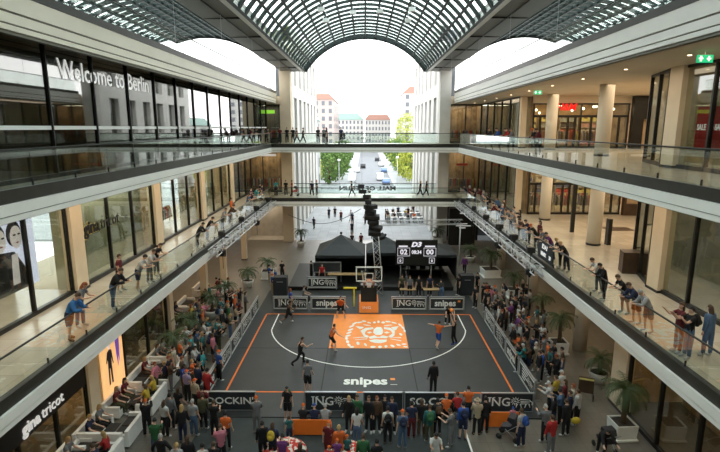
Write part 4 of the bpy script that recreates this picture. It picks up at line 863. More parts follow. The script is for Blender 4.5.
# ------------------------------------------------------------------ cafe seating on the left, plaza cafe outside
mat('sofa_white', (.74, .73, .70), .6, noise=.04); mat('cushion_dark', (.03, .028, .025), .8, noise=.2)
def sofa_proto():
    s = empty('lounge_sofa', (0, 0, 0), 0, 'x', 'sofa')
    g = MB(); g.box(-.95, .95, -.4, .42, .08, .38); g.build('seat_base', M['sofa_white'], s); g = MB(); g.box(-.95, .95, .26, .42, .38, .82); g.build('backrest', M['sofa_white'], s)
    for q in (-1, 1): MB().box(min(q * .95, q * .8), max(q * .95, q * .8), -.4, .26, .38, .62).build('armrest', M['sofa_white'], s)
    for q in (-1, 1): MB().box(q * .4 - .37, q * .4 + .37, -.36, .25, .38, .48).build('cushion', M['cushion_dark'], s)
    return s
def ctable_proto():
    s = empty('cafe_table', (0, 0, 0), 0, 'x', 'table'); MB().box(-.24, .24, -.4, .4, .42, .46).build('table_top', M['cushion_dark'], s); MB().lathe([(.2, 0), (.2, .02), (.03, .04), (.03, .42)], (0, 0, 0), 12).build('pedestal', M['rail_steel'], s)
    return s
SOFAS = []; sp = sofa_proto(); ct = ctable_proto(); nS = nT = 0
ROWN = ['nearest the bottom edge', 'before the gina tricot door', 'under the lit orange poster', 'just beyond the poster', 'in the fifth row', 'beside the first deep bay pillar', 'between the deep bay pillars', 'in the farthest row']
for k, y in enumerate((17.6, 19.9, 22.3, 24.7, 27.1, 33.4, 36.0, 39.6)):
    xo = 0 if k < 5 else -1.6
    for side, x, a in (('with its back to the shop windows', -12.0, 90), ('with its back to the aisle', -10.55, -90)):
        p = Vector((x + xo, y + (.25 if a < 0 else 0), 0)); q = sp if nS == 0 else copy_tree(sp, p, R(a)); q.location = p; q.rotation_euler = (0, 0, R(a)); nS += 1
        q['label'] = f'white lounge sofa {side}, {ROWN[k]}'; q['group'] = 'white sofas of the cafe'; SOFAS.append((p.copy(), R(a)))
    p = Vector((-11.28 + xo, y + .1, 0)); q = ct if nT == 0 else copy_tree(ct, p, 0); q.location = p; nT += 1; q['label'] = f'small square dark cafe table, {ROWN[k]}'; q['group'] = 'low tables of the cafe'
for k, (x, y, a) in enumerate(((-11.3, 18.75, 0), (-11.3, 26.0, 0), (-13.0, 34.7, 180))):
    p = Vector((x, y, 0)); q = copy_tree(sp, p, R(a)); q['label'] = 'white lounge sofa across the row, ' + ['nearest the bottom edge', 'beyond the lit poster', 'between the pillars'][k]; q['group'] = 'white sofas of the cafe'
def umb(x, y, label, m='white'):
    t = empty('plaza_table', (x, y, 0), 0, label, 'table', 'plaza cafe tables'); MB().box(-.8, .8, -.35, .35, .7, .75).build('table_top', M['sofa_white'], t)
    for q in (-.65, .65): MB().box(q - .03, q + .03, -.3, .3, 0, .7).build('leg', M['rail_steel'], t)
for i in range(6): umb(3.9 + (i % 3) * 1.9, 72 + (i // 3) * 4, 'pale table of the open plaza cafe by the right building')
# orange benches
def bench(x, y, L, label):
    t = empty('orange_bench', (x, y, 0), 0, label, 'bench'); m = M['line_orange']; MB().box(-L / 2, L / 2, -.2, .2, .42, .48).build('seat', m, t); MB().box(-L / 2, L / 2, -.24, -.2, .12, .85).build('back_panel', m, t)
    for q in (-1, 1): MB().box(q * (L / 2 - .04) - .04, q * (L / 2 - .04) + .04, -.2, .2, 0, .42).build('leg', m, t)
p = gp(312, 434); bench(p.x, p.y, 1.75, 'orange wooden bench in front of the near ING banner'); p = gp(502, 430); bench(p.x, p.y + .3, 1.5, 'orange wooden bench beside the near right ING banner')
# bean bags with red and white pattern
m_ = mat('bag_red', (.55, .08, .06), .8, noise=.9, scale=7)
for n_ in m_.node_tree.nodes:
    if n_.type == 'VALTORGB': n_.color_ramp.interpolation = 'CONSTANT'; n_.color_ramp.elements[0].color = (.45, .03, .02, 1); n_.color_ramp.elements[1].position = .5; n_.color_ramp.elements[1].color = (.62, .58, .52, 1)
for px, py, lb in ((285, 452, 'red and white patterned bean bag at the bottom edge, larger one'), (346, 455, 'red and white patterned bean bag at the bottom edge near orange caps')):
    p = gp(px, py + 6); g = MB(); g.ball((0, 0, .3), .95, 16, 0, (1, .8, .42)); g.build('bean_bag', M['bag_red'], None, label=lb, cat='bean bag', loc=(p.x, p.y, .05))
# info board, trolley, barrier stand
b = empty('menu_board', tuple(gp(585, 398)), R(-20), 'dark framed menu board standing behind the right group', 'board'); MB().box(-.36, .36, -.03, .03, .3, 1.15).build('board', M['brown_wood'], b); MB().box(-.35, .35, -.035, -.03, 1.0, 1.1).build('heading', M['garment_4'], b)
for q in (-.35, .35): MB().box(q - .03, q + .03, -.25, .25, 0, .3).build('leg', M['rail_steel'], b)
def info_pillar(x, y, z, label): MB().box(-.12, .12, -.2, .2, 0, 1.75).build('info_pillar', M['black_panel'], None, label=label, cat='info pillar', loc=(x, y, z))
info_pillar(15.2 + .95, 32.6, Z1, 'black slim info pillar beside the near round column on first floor')
MB().box(-.14, .14, -.08, .08, 0, 3.6).build('info_pillar', M['black_panel'], None, label='tall narrow dark pylon left of the near round column', cat='info pillar', loc=(15.2 + .2, 36.6, Z1))
MB().box(-1.0, 1.0, -.7, .7, 0, .015).build('floor_mat', M['brown_wood'], None, label='dark rectangular floor mat in the lower recess', cat='floor mat', loc=(gp(618, 229, Z1).x, gp(618, 229, Z1).y, Z1))
g = MB(); g.prism([(-.6, -.3), (.6, -.5), (.8, .4), (-.4, .5)], 0, 1.15); g.build('covered_stand', M['brown_wood'], None, label='dark brown covered stand at the shop corner on first floor right', cat='stand', loc=(gp(630, 272, Z1).x, gp(630, 272, Z1).y, Z1))
def stroller(p, rz, label, m='ink'):
    t = empty('stroller', p, rz, label, 'stroller'); g = MB(); g.extr_x([(-.35, .5), (.25, .45), (.3, .6), (-.1, .7), (-.3, 1.0), (-.4, .95)], -.22, .22); g.build('seat', M[m], t)
    g = MB(); g.extr_x([(-.4, .9), (-.3, 1.12), (0, 1.15), (.05, .98), (-.25, .8)], -.24, .24); g.build('hood', M['ink'], t)
    g = MB()
    for q in (-.24, .24): g.tube([(q, .35, .15), (q, -.3, .75), (q, -.65, 1.05)], .015, 5); g.tube([(q, -.4, .15), (q, .1, .55)], .015, 5)
    g.tube([(-.24, -.65, 1.05), (.24, -.65, 1.05)], .02, 5); g.build('chassis', M['alu'], t)
    for q in (-.26, .26):
        for yy in (-.4, .35): MB().tube([(q - .02, yy, .14), (q + .02, yy, .14)], .13, 10).build('wheel', M['rubber'], t)
stroller(gp(508, 438), R(60), 'dark stroller beside the near right orange bench'); stroller(gp(604, 450), R(10), 'dark stroller pushed by the man in black near the planter')
stroller(Vector((-8.0, 56.3, Z1)), R(90), 'red stroller on the lower footbridge', 'garment_0'); stroller(Vector((-2.6, 57.2, Z2)), R(90), 'dark stroller on the upper footbridge')
# ------------------------------------------------------------------ people
SKINS = [('skin_light', (.58, .36, .26)), ('skin_tan', (.42, .24, .15)), ('skin_brown', (.17, .09, .055))]
for n_, c in SKINS: mat(n_, c, .6)
HAIRS = {'brown': (.06, .033, .018), 'black': (.012, .011, .011), 'blond': (.38, .25, .10), 'grey': (.35, .34, .32), 'red': (.22, .06, .02)}
for n_, c in HAIRS.items(): mat('hair_' + n_, c, .7, noise=.3, scale=30)
CL = {'black': (.012, .012, .014), 'white': (.72, .72, .70), 'grey': (.22, .23, .24), 'light grey': (.45, .46, .47), 'navy': (.02, .03, .08), 'blue': (.03, .10, .42), 'denim blue': (.10, .18, .32), 'turquoise': (.05, .40, .42), 'teal': (.03, .16, .16), 'red': (.52, .03, .03), 'dark red': (.16, .015, .02), 'orange': (.85, .17, .03), 'pink': (.72, .24, .32), 'purple': (.20, .05, .22), 'yellow': (.72, .52, .05), 'green': (.04, .16, .06), 'olive': (.10, .10, .05), 'beige': (.50, .40, .27), 'brown': (.12, .065, .035), 'lilac': (.42, .32, .5), 'plaid blue': (.05, .22, .55), 'cream': (.62, .56, .44)}
for n_, c in CL.items(): mat('cloth_' + n_.replace(' ', '_'), tuple(x * .62 for x in c), .85, noise=.12, scale=6)
BONES = {}
def pose_joints(lean=2, hipL=0, kneeL=0, hipR=0, kneeR=0, aL=4, abL=8, eL=12, aR=4, abR=8, eR=12, inw=0, spread=.0, head=0, twist=0, tip=0):
    """angles in degrees; front is +Y; a = shoulder flexion, ab = abduction, e = elbow flexion, inw = how far the forearms turn inwards"""
    J = {}; P = Vector((0, 0, .95)); l = R(lean); up = Vector((0, math.sin(l), math.cos(l)))
    l2 = R(lean * 1.15); up2 = Vector((0, math.sin(l2), math.cos(l2)))
    J['pelvis'] = P; J['waist'] = P + up * .17; J['chest'] = J['waist'] + up2 * .21; J['collar'] = J['chest'] + up2 * .13
    hn = R(lean * .55 + head); uh = Vector((0, math.sin(hn), math.cos(hn))); J['neck'] = J['collar'] + uh * .05; J['skull'] = J['neck'] + uh * .07
    J['_head'] = J['neck'] + uh * .155; J['_hup'] = uh
    for s, n, h, k in ((-1, 'L', hipL, kneeL), (1, 'R', hipR, kneeR)):
        hp = P + Vector((s * .095, 0, -.05)); a = R(h); sp_ = s * (spread * .01 if spread else .03)
        kn = hp + Vector((sp_ * 1.2, math.sin(a), -math.cos(a))).normalized() * .43; b = R(h - k)
        an = kn + Vector((sp_ * .8, math.sin(b), -math.cos(b))).normalized() * .42
        J['hip' + n] = hp; J['knee' + n] = kn; J['ankle' + n] = an; fl = R(min(0, h - k) * .6) if k > 25 and h < 20 else 0
        J['toe' + n] = an + Vector((s * .03, .17 * math.cos(fl), -.055 + .17 * math.sin(fl)))
    for s, n, a, ab, e in ((-1, 'L', aL, abL, eL), (1, 'R', aR, abR, eR)):
        sh = J['collar'] + Vector((s * .175, 0, 0)) - up2 * .03; a = R(a + lean * .0); ab = R(ab)
        d = Vector((s * math.sin(ab), math.sin(a) * math.cos(ab), -math.cos(a) * math.cos(ab)))
        el = sh + d * .29; a2 = a + R(e); d2 = Vector((s * math.sin(ab) - s * inw * .012, math.sin(a2) * math.cos(ab), -math.cos(a2) * math.cos(ab))).normalized()
        wr = el + d2 * .25; J['sho' + n] = sh; J['elb' + n] = el; J['wri' + n] = wr; J['palm' + n] = wr + d2 * .075; J['_d' + n] = d2
    z = min(J['ankleL'].z, J['ankleR'].z) - .085
    for k in J:
        if k[0] != '_' or k == '_head': J[k] = J[k] - Vector((0, 0, z))
    return J
RAD = {'pelvis': (.155, .115), 'waist': (.135, .10), 'chest': (.165, .115), 'collar': (.12, .085), 'neck': (.058, .06), 'skull': (.06, .065), 'hip': (.095, .1), 'knee': (.06, .062), 'ankle': (.042, .045), 'toe': (.042, .028), 'sho': (.062, .062), 'elb': (.043, .043), 'wri': (.028, .028), 'palm': (.036, .022)}
EDG = [('pelvis', 'waist'), ('waist', 'chest'), ('chest', 'collar'), ('collar', 'neck'), ('neck', 'skull')]
for n_ in 'LR': EDG += [('pelvis', 'hip' + n_), ('hip' + n_, 'knee' + n_), ('knee' + n_, 'ankle' + n_), ('ankle' + n_, 'toe' + n_), ('chest', 'sho' + n_), ('sho' + n_, 'elb' + n_), ('elb' + n_, 'wri' + n_), ('wri' + n_, 'palm' + n_)]
def skin_source(J):
    names = [k for k in J if k[0] != '_']; vs = [J[k] for k in names]; idx = {k: i for i, k in enumerate(names)}; rs = [RAD[k.rstrip('LR') if k[-1] in 'LR' else k] for k in names]
    es = [(idx[a], idx[b]) for a, b in EDG]
    for n in 'LR':
        s = -1 if n == 'L' else 1; d = J['_d' + n]; side = d.cross(Vector((0, 0, 1))); side = side.normalized() if side.length > .3 else Vector((0, 1, 0)); nrm = side.cross(d)
        w = J['palm' + n]; lens = (.065, .078, .072, .056)
        for q, L in enumerate(lens):
            base = w + d * .02 + side * (q - 1.5) * .02; mid = base + d * L * .5 - nrm * .004; tip = base + d * L - nrm * (.018 + .004 * q); i = len(vs)
            vs += [base, mid, tip]; rs += [(.010, .010), (.009, .009), (.007, .007)]; es += [(idx['palm' + n], i), (i, i + 1), (i + 1, i + 2)]
        i = len(vs); tb = w - d * .03 + side * .03 * s; vs += [tb, tb + side * .025 * s + d * .035]; rs += [(.012, .012), (.008, .008)]; es += [(idx['palm' + n], i), (i, i + 1)]
    me = bpy.data.meshes.new('p'); me.from_pydata(vs, es, []); o = bpy.data.objects.new('p', me); C.objects.link(o)
    m = o.modifiers.new('skin', 'SKIN'); m.use_smooth_shade = True
    lay = me.skin_vertices[0] if len(me.skin_vertices) else None
    if lay is None:
        bm = bmesh.new(); bm.from_mesh(me); bm.verts.layers.skin.verify(); bm.to_mesh(me); bm.free(); lay = me.skin_vertices[0]
    for i, r in enumerate(rs): lay.data[i].radius = r; lay.data[i].use_root = (i == idx['pelvis'])
    u = o.modifiers.new('sub', 'SUBSURF'); u.levels = 1; u.render_levels = 1
    return o
def head_geo(J, verts, faces, mi):
    """skull with brow, nose, chin, ears and eyes, oriented by the head direction"""
    c = J['_head']; u = J['_hup']; f = Vector((0, u.z, -u.y)); x = Vector((1, 0, 0)); base = len(verts); nr, ns = 9, 14
    for i in range(nr):
        t = math.pi * (i + .5) / nr; zz = .125 * math.cos(t); rr = math.sin(t)
        for k in range(ns):
            a = 2 * math.pi * k / ns; ca, sa = math.cos(a), math.sin(a); rx, ry = .074 * rr, .095 * rr
            if zz < -.02: rx *= 1 + (zz + .02) * 3.0; 
            px_, py_ = rx * ca, ry * sa + (.012 if sa > 0 and zz < -.05 else 0)
            if k in (3, 4) and i in (4, 5): py_ += .02 if i == 5 else .006
            if sa > .6 and i == 3: py_ += .003
            if k in (0, 7) and i in (4,): px_ *= 1.2
            v = c + x * px_ + f * py_ + u * zz; verts.append(v)
    for i in range(nr - 1):
        for k in range(ns): faces.append((base + i * ns + k, base + (i + 1) * ns + k, base + (i + 1) * ns + (k + 1) % ns, base + i * ns + (k + 1) % ns)); mi.append(0)
    faces.append(tuple(base + k for k in range(ns))); mi.append(0); faces.append(tuple(base + (nr - 1) * ns + k for k in reversed(range(ns)))); mi.append(0)
    for sx in (-1, 1):
        e = c + x * sx * .03 + f * .083 + u * .012; b = len(verts)
        for dx, dz in ((-.014, 0), (0, -.006), (.014, 0), (0, .006)): verts.append(e + x * dx + u * dz + f * .004)
        faces.append((b, b + 1, b + 2, b + 3)); mi.append(1)
    b = len(verts); e = c + f * .09 - u * .062
    for dx, dz in ((-.022, 0), (0, -.007), (.022, 0), (0, .004)): verts.append(e + x * dx + u * dz + f * .006)
    faces.append((b, b + 1, b + 2, b + 3)); mi.append(2)
POSES = {
 'stand': dict(), 'stand_b': dict(lean=4, hipL=6, kneeL=8, hipR=-3, aL=-6, aR=10, eR=25, head=6), 'fold': dict(aL=25, eL=85, aR=25, eR=85, inw=45, head=8),
 'phone': dict(aL=35, eL=80, aR=35, eR=80, inw=20, head=20), 'photo': dict(aL=60, eL=75, aR=60, eR=75, inw=18, head=0), 'hips': dict(abL=35, abR=35, eL=10, eR=10, inw=35),
 'walk': dict(lean=4, hipL=24, kneeL=6, hipR=-20, kneeR=18, aL=-20, aR=22, eR=20), 'railing': dict(lean=27, hipL=-10, kneeL=2, hipR=4, kneeR=10, aL=28, eL=66, aR=24, eR=70, inw=52, head=20, abL=10, abR=10),
 'railing_b': dict(lean=17, hipL=4, kneeL=6, hipR=-6, aL=26, eL=70, aR=20, eR=76, inw=48, head=24), 'sit': dict(lean=6, hipL=86, kneeL=84, hipR=84, kneeR=86, aL=30, eL=40, aR=30, eR=45, inw=10, head=6),
 'run': dict(lean=16, hipL=48, kneeL=60, hipR=-28, kneeR=40, aL=-35, eL=70, aR=40, eR=80, abL=15, abR=15), 'defend': dict(lean=26, hipL=38, kneeL=48, hipR=30, kneeR=44, abL=38, abR=38, aL=20, aR=20, eL=40, eR=40, spread=26, head=-14),
 'jump_out': dict(lean=8, hipL=22, kneeL=52, hipR=-12, kneeR=30, abL=84, abR=62, aR=120, eL=6, eR=4, aL=20, head=-6), 'shoot': dict(lean=-2, hipL=6, kneeL=24, hipR=-4, kneeR=20, aL=158, aR=160, abL=12, abR=12, eL=12, eR=14, head=-20),
 'bend': dict(lean=50, hipL=12, kneeL=18, hipR=-4, kneeR=6, aL=50, aR=40, eL=30, eR=30, head=10)}
CB = {}
def make_bodies():
    tmp = {}
    for k, p in POSES.items(): J = pose_joints(**p); tmp[k] = (J, skin_source(J))
    dg = bpy.context.evaluated_depsgraph_get(); dg.update()
    for k, (J, o) in tmp.items():
        me = bpy.data.meshes.new_from_object(o.evaluated_get(dg)); V = [v.co.copy() for v in me.vertices]; Nn = [v.normal.copy() for v in me.vertices]; Fc = [tuple(p.vertices) for p in me.polygons]
        segs = [(a, b, J[a], J[b]) for a, b in EDG]
        def near(c):
            best = None
            for a, b, p, q in segs:
                d = q - p; t = max(0, min(1, (c - p).dot(d) / d.length_squared)); r = RAD[(b.rstrip('LR') if b[-1] in 'LR' else b)][0] * .6; e = (c - (p + d * t)).length - r * .5
                if best is None or e < best[0]: best = (e, b.rstrip('LR') if b[-1] in 'LR' else b, t)
            return best[1], best[2]
        lab = []
        for f in Fc:
            c = sum((V[i] for i in f), Vector()) / len(f); lab.append(near(c))
        verts = list(V); faces = list(Fc); mi = [0] * len(faces); head_geo(J, verts, faces, mi)
        body = bpy.data.meshes.new('body'); body.from_pydata(verts, [], faces); body.materials.append(M['skin_light']); body.materials.append(M['ink']); body.materials.append(mat('lips', (.35, .12, .1), .6))
        body.polygons.foreach_set('material_index', mi); body.polygons.foreach_set('use_smooth', [True] * len(faces)); body.update()
        # normals of the evaluated mesh
        import collections
        VN = [Vector() for _ in V]
        for f in Fc:
            n = (V[f[1]] - V[f[0]]).cross(V[f[2]] - V[f[0]]); 
            for i in f: VN[i] += n
        VN = [n.normalized() if n.length > 1e-9 else Vector((0, 0, 1)) for n in VN]
        def garment(sel, off, name):
            use = [f for f, l in zip(Fc, lab) if sel(*l)]; idx = {}; vs = []; fs = []
            for f in use:
                q = []
                for i in f:
                    if i not in idx: idx[i] = len(vs); vs.append(V[i] + VN[i] * off)
                    q.append(idx[i])
                fs.append(q)
            m = bpy.data.meshes.new(name); m.from_pydata(vs, [], fs); m.materials.append(M['cloth_black']); m.polygons.foreach_set('use_smooth', [True] * len(fs)); m.update(); return m
        T = ('waist', 'chest', 'collar')
        G = {'tee': garment(lambda b, t: b in T or b == 'sho' or (b == 'elb' and t < .62) or (b == 'hip' and t < .2), .014, 'shirt'),
             'jacket': garment(lambda b, t: b in T or b in ('sho', 'elb') or (b == 'wri' and t < .9) or (b == 'hip' and t < .7) or (b == 'pelvis'), .026, 'jacket'),
             'tank': garment(lambda b, t: b in T or (b == 'hip' and t < .5), .02, 'vest'),
             'trousers': garment(lambda b, t: b == 'hip' or b == 'knee' or (b == 'ankle' and t < .88) or (b == 'waist' and t < .35), .018, 'trousers'),
             'shorts': garment(lambda b, t: b == 'hip' or (b == 'knee' and t < .88) or (b == 'waist' and t < .3), .03, 'shorts'),
             'shoes': garment(lambda b, t: b == 'toe' or (b == 'ankle' and t > .93), .016, 'shoes')}
        # hair and headwear
        c = J['_head']; u = J['_hup']; f_ = Vector((0, u.z, -u.y)); x = Vector((1, 0, 0))
        def shell(style):
            vs = []; fs = []; nr, ns = 7, 14; low = {'short': -.02, 'long': -.2, 'cap': .03, 'hat': .03, 'bun': -.03}[style]
            for i in range(nr):
                tt = i / (nr - 1)
                for k in range(ns):
                    a = 2 * math.pi * k / ns; sa = math.sin(a); zlow = low if sa < .3 else max(low, .055) if style in ('short', 'long', 'bun') else low
                    z = .142 - (.142 - zlow) * tt; zz = max(-.05, min(.138, z)); rr = math.sqrt(max(0, 1 - (zz / .142) ** 2)) if z > 0 else 1
                    if z < -.02: rr = 1 - (abs(z) - .02) * .8
                    if i == 0: rr = .05
                    vs.append(c + x * .086 * rr * math.cos(a) + f_ * (.108 * rr * sa - (0.0 if z > -.03 else .012)) + u * z)
            for i in range(nr - 1):
                for k in range(ns): fs.append((i * ns + k, (i + 1) * ns + k, (i + 1) * ns + (k + 1) % ns, i * ns + (k + 1) % ns))
            fs.append(tuple(range(ns)))
            if style in ('cap', 'hat'):
                b = len(vs); ri, ro = (.095, .19)
                ang = [math.pi * (.12 + .76 * k / 8) for k in range(9)] if style == 'cap' else [2 * math.pi * k / 16 for k in range(17)]
                for a in ang: vs.append(c + x * .084 * math.cos(a) + f_ * .1 * math.sin(a) + u * .035); vs.append(c + x * (.105 if style == 'cap' else .17) * math.cos(a) + f_ * (.185 if style == 'cap' else .19) * math.sin(a) + u * .022)
                for j in range(len(ang) - 1): fs.append((b + 2 * j, b + 2 * j + 1, b + 2 * j + 3, b + 2 * j + 2))
            m = bpy.data.meshes.new(style); m.from_pydata(vs, [], fs); m.materials.append(M['hair_brown']); m.polygons.foreach_set('use_smooth', [True] * len(fs)); m.update()
            if style == 'bun':
                pass
            return m
        for st in ('short', 'long', 'cap', 'hat'): G[st] = shell(st)
        CB[k] = (body, G, J); bpy.data.objects.remove(o)
make_bodies()
PACK = MB(); PACK.ball((0, 0, 0), .2, 12, 0, (.85, .55, 1.15)); PACK.ball((0, -.1, -.06), .12, 10, 0, (1, .5, .9)); PACKM = PACK.mesh('backpack', M['cloth_black'])
def setm(o, m, i=0): o.material_slots[i].link = 'OBJECT'; o.material_slots[i].material = m
VERB = {'stand': 'standing', 'stand_b': 'standing', 'fold': 'standing', 'phone': 'reading', 'photo': 'photographing', 'hips': 'standing', 'walk': 'walking', 'railing': 'leaning', 'railing_b': 'leaning', 'sit': 'seated', 'run': 'running', 'defend': 'defending', 'jump_out': 'jumping', 'shoot': 'shooting', 'bend': 'bending'}
USED = set(); NP = [0]
TN = {'tee': 'shirt', 'jacket': 'jacket', 'tank': 'vest'}
def person(loc, rz, pose='stand', top='black', bot='black', hair='brown', style='short', kind='tee', low='trousers', shoe='white', skin=0, where='', scale=1.0, pack=None, group=None, lift=0, cap='orange'):
    """one person; a label that is taken already changes the hair or cap, which changes the look as well"""
    low_word = {'trousers': 'trousers', 'shorts': 'shorts'}[low]
    def lab(): 
        hw = f'{cap} cap' if style == 'cap' else 'straw hat' if style == 'hat' else f'{"long " if style == "long" else ""}{hair} hair'
        tw = f'{top} {TN[kind]}'; bw = f'{bot} {low_word}'
        pk = f' and {pack} backpack' if pack else ''
        s = f'person {VERB[pose]} in {tw}, {bw}, {hw}{pk}, {where}'
        if len(s.split()) > 16: s = f'person in {tw}, {bw}, {hw}{pk}, {where}'
        if len(s.split()) > 16: s = f'person in {tw}, {bw}, {hw}, {where}'
        if len(s.split()) > 16: s = f'person in {tw}, {bw}, {where}'
        return s
    tries = 0; alts = [(h, s) for s in ('short', 'long', 'cap') for h in HAIRS]; rr = random.Random(NP[0])
    while lab() in USED and tries < 60:
        tries += 1
        if tries < 12: hair, style = rr.choice(alts)
        else: top = rr.choice(list(CL)); bot = rr.choice(['black', 'denim blue', 'navy', 'grey', 'beige', 'olive', 'brown'])
    USED.add(lab()); NP[0] += 1
    body, G, J = CB[pose]
    o = link(body, 'person', None, lab(), 'person', group, loc=(loc[0], loc[1], loc[2] + lift), rz=rz); o.scale = (scale,) * 3
    setm(o, M[SKINS[skin][0]])
    for key, nm, mm in ((kind, TN[kind], 'cloth_' + top.replace(' ', '_')), (low, low_word, 'cloth_' + bot.replace(' ', '_')), ('shoes', 'shoes', 'cloth_' + shoe), (style, {'short': 'hair', 'long': 'hair', 'cap': 'cap', 'hat': 'hat'}[style], ('hair_' + hair) if style in ('short', 'long') else ('cloth_' + (cap if style == 'cap' else 'beige')))):
        c = link(G[key], nm, o); setm(c, M[mm])
    if style == 'cap' : pass
    if pack:
        up = (J['collar'] - J['waist']).normalized(); bk = Vector((0, -up.z, up.y)); q = (J['chest'] + up * -.02 + bk * .2)
        b = link(PACKM, 'backpack', o, loc=q); b.rotation_euler = (-math.atan2(up.y, up.z), 0, 0); setm(b, M['cloth_' + pack])
    return o
HZ = {k: v[2]['_head'].z for k, v in CB.items()}
def at_head(hx, hy, pose='stand', z=0, scale=1.0): return gp(hx, hy, z + HZ[pose] * scale)
def P(hx, hy, rz, pose='stand', z=0.0, scale=1.0, **k):
    p = at_head(hx, hy, pose, z, scale); p.z = z; return person(p, R(rz), pose, scale=scale, **k)
def cam_up(p): return math.degrees(math.atan2(-(0 - p.x), 0 - p.y))

# on the court
f = gp(288, 323, .05); person(f, R(-75), 'run', 'black', 'black', 'black', 'short', 'tank', 'shorts', 'white', 2, 'far left of the key')
f = gp(341, 317, .05); person(f, R(175), 'defend', 'orange', 'black', 'brown', 'short', 'tee', 'shorts', 'white', 0, 'facing the viewer on the key')
f = gp(331, 350, .05); person(f, R(-60), 'defend', 'orange', 'black', 'brown', 'short', 'tank', 'shorts', 'white', 0, 'at the near left key corner')
f = gp(300, 364, .05); person(f, R(-60), 'run', 'black', 'black', 'brown', 'short', 'tank', 'trousers', 'black', 0, 'on the curved line')
f = gp(308, 393, .05); person(f, R(0), 'stand_b', 'grey', 'black', 'black', 'short', 'tee', 'shorts', 'turquoise', 0, 'at the front left court line')
f = gp(438, 347, .05); person(f, R(-40), 'jump_out', 'orange', 'blue', 'brown', 'short', 'tee', 'shorts', 'white', 0, 'with outstretched arms right of key')
f = gp(453, 349, .05); person(f, R(60), 'shoot', 'black', 'black', 'brown', 'short', 'tank', 'trousers', 'blue', 0, 'beside the defender in orange', lift=.32)
b = MB(); b.ball((0, 0, 0), .12, 14); b.build('basketball', M['court_orange'], None, label='orange basketball in the raised hands of the shooter', cat='ball', loc=(f.x - .15, f.y + .15, 2.55))
f = gp(433, 394, .05); person(f, R(10), 'stand', 'black', 'black', 'black', 'short', 'jacket', 'trousers', 'black', 2, 'on the court behind SO.CO banner')

# near rows (head pixels)
NR = 'before the near barrier'
P(256, 399, 10, 'fold', where='at the open corner', style='cap', top='grey', kind='jacket', bot='grey')
P(287, 388, 180, 'stand_b', where='at the court entrance', top='black', low='shorts', hair='black', pack='green')
P(303, 407, 0, 'sit', where='on the left orange bench', style='cap', top='black'); P(314, 407, 0, 'sit', where='on the left orange bench', style='cap', top='navy', cap='blue'); P(325, 407, 0, 'sit', where='on the left orange bench', top='light grey', hair='grey')
P(289, 418, 20, 'stand', scale=.72, where='small child near the bench', top='teal', bot='navy')
P(262, 424, 10, 'stand', where='at lower left of the mat', top='black', kind='jacket', hair='black'); P(272, 426, -10, 'stand_b', where='at lower left of the mat', top='navy', kind='jacket', hair='brown', style='long', pack='yellow')
P(328, 424, -20, 'stand_b', where='near the bean bags', style='cap', top='dark red', kind='tee', bot='dark red')
P(337, 441, 0, 'stand', scale=.8, where='child at bottom edge', style='cap', top='purple'); P(329, 448, 0, 'stand', scale=.75, where='child at bottom edge', style='cap', top='red'); P(347, 437, 0, 'stand', scale=.75, where='child at bottom edge', style='cap', top='teal'); P(339, 428, 10, 'stand', where='behind the capped children', top='orange', kind='jacket', bot='orange', hair='blond')
P(363, 437, 0, 'stand', where='at the bottom edge', top='green', kind='jacket', hair='brown'); P(377, 442, 10, 'stand', where='at the bottom edge', top='black', hair='black'); P(282, 438, 0, 'phone', where='at the bottom edge', top='purple', bot='black', hair='black'); P(300, 446, 0, 'stand', where='beside the patterned bean bag', top='black', hair='brown', style='long')
P(357, 397, 180, 'stand', where=NR, top='green', kind='jacket', hair='brown'); P(357, 411, 0, 'stand_b', where=NR, top='white', bot='denim blue', style='long', hair='black')
for i, (x, y, t, h) in enumerate(((369, 398, 'black', 'brown'), (377, 398, 'brown', 'red'), (385, 397, 'black', 'black'), (392, 399, 'navy', 'brown'), (349, 398, 'black', 'black'))): P(x, y, 180 if i % 2 else 160, 'stand', where='behind the red tape', top=t, kind='jacket', hair=h, style='long' if i % 2 else 'short')
P(388, 409, 0, 'stand', where=NR, top='white', pack='black', hair='black'); P(403, 413, 5, 'stand_b', where=NR, top='denim blue', bot='denim blue', style='cap', cap='orange', pack='navy')
P(412, 404, 0, 'stand', where=NR, top='navy', bot='dark red', hair='black'); P(422, 402, -10, 'fold', where=NR, top='black', kind='jacket', bot='brown', hair='brown', style='long'); P(430, 408, 0, 'stand_b', where=NR, top='teal', kind='jacket', bot='olive', pack='green', hair='brown')
P(438, 401, 10, 'stand', where=NR, top='black', kind='jacket', hair='black', pack='brown'); P(436, 434, 180, 'phone', where='at the bottom of the mat', top='white', bot='white', hair='black', skin=1)
P(452, 412, 60, 'phone', where=NR, top='grey', bot='grey', hair='brown'); P(464, 405, 0, 'stand_b', where=NR, top='blue', kind='jacket', bot='navy', low='shorts', pack='navy', hair='black', shoe='blue')
P(478, 401, 0, 'fold', where='at the right end of mat', top='beige', kind='jacket', bot='black', style='hat', shoe='black'); P(486, 399, 5, 'stand', where='beside the straw hat', top='black', kind='jacket', hair='black', shoe='black')
P(447, 397, 0, 'sit', where='on the court edge', style='cap', top='orange'); P(458, 395, 0, 'sit', where='on the court edge', top='red', hair='brown'); o = P(469, 389, 0, 'fold', where='number seven on court edge', top='orange', hair='black', z=.05)
P(523, 412, 30, 'stand_b', where='with the stroller', top='light grey', bot='navy', pack='blue', hair='brown'); P(513, 408, 180, 'stand', scale=.62, where='small child by the bench', style='cap', cap='blue', top='pink')
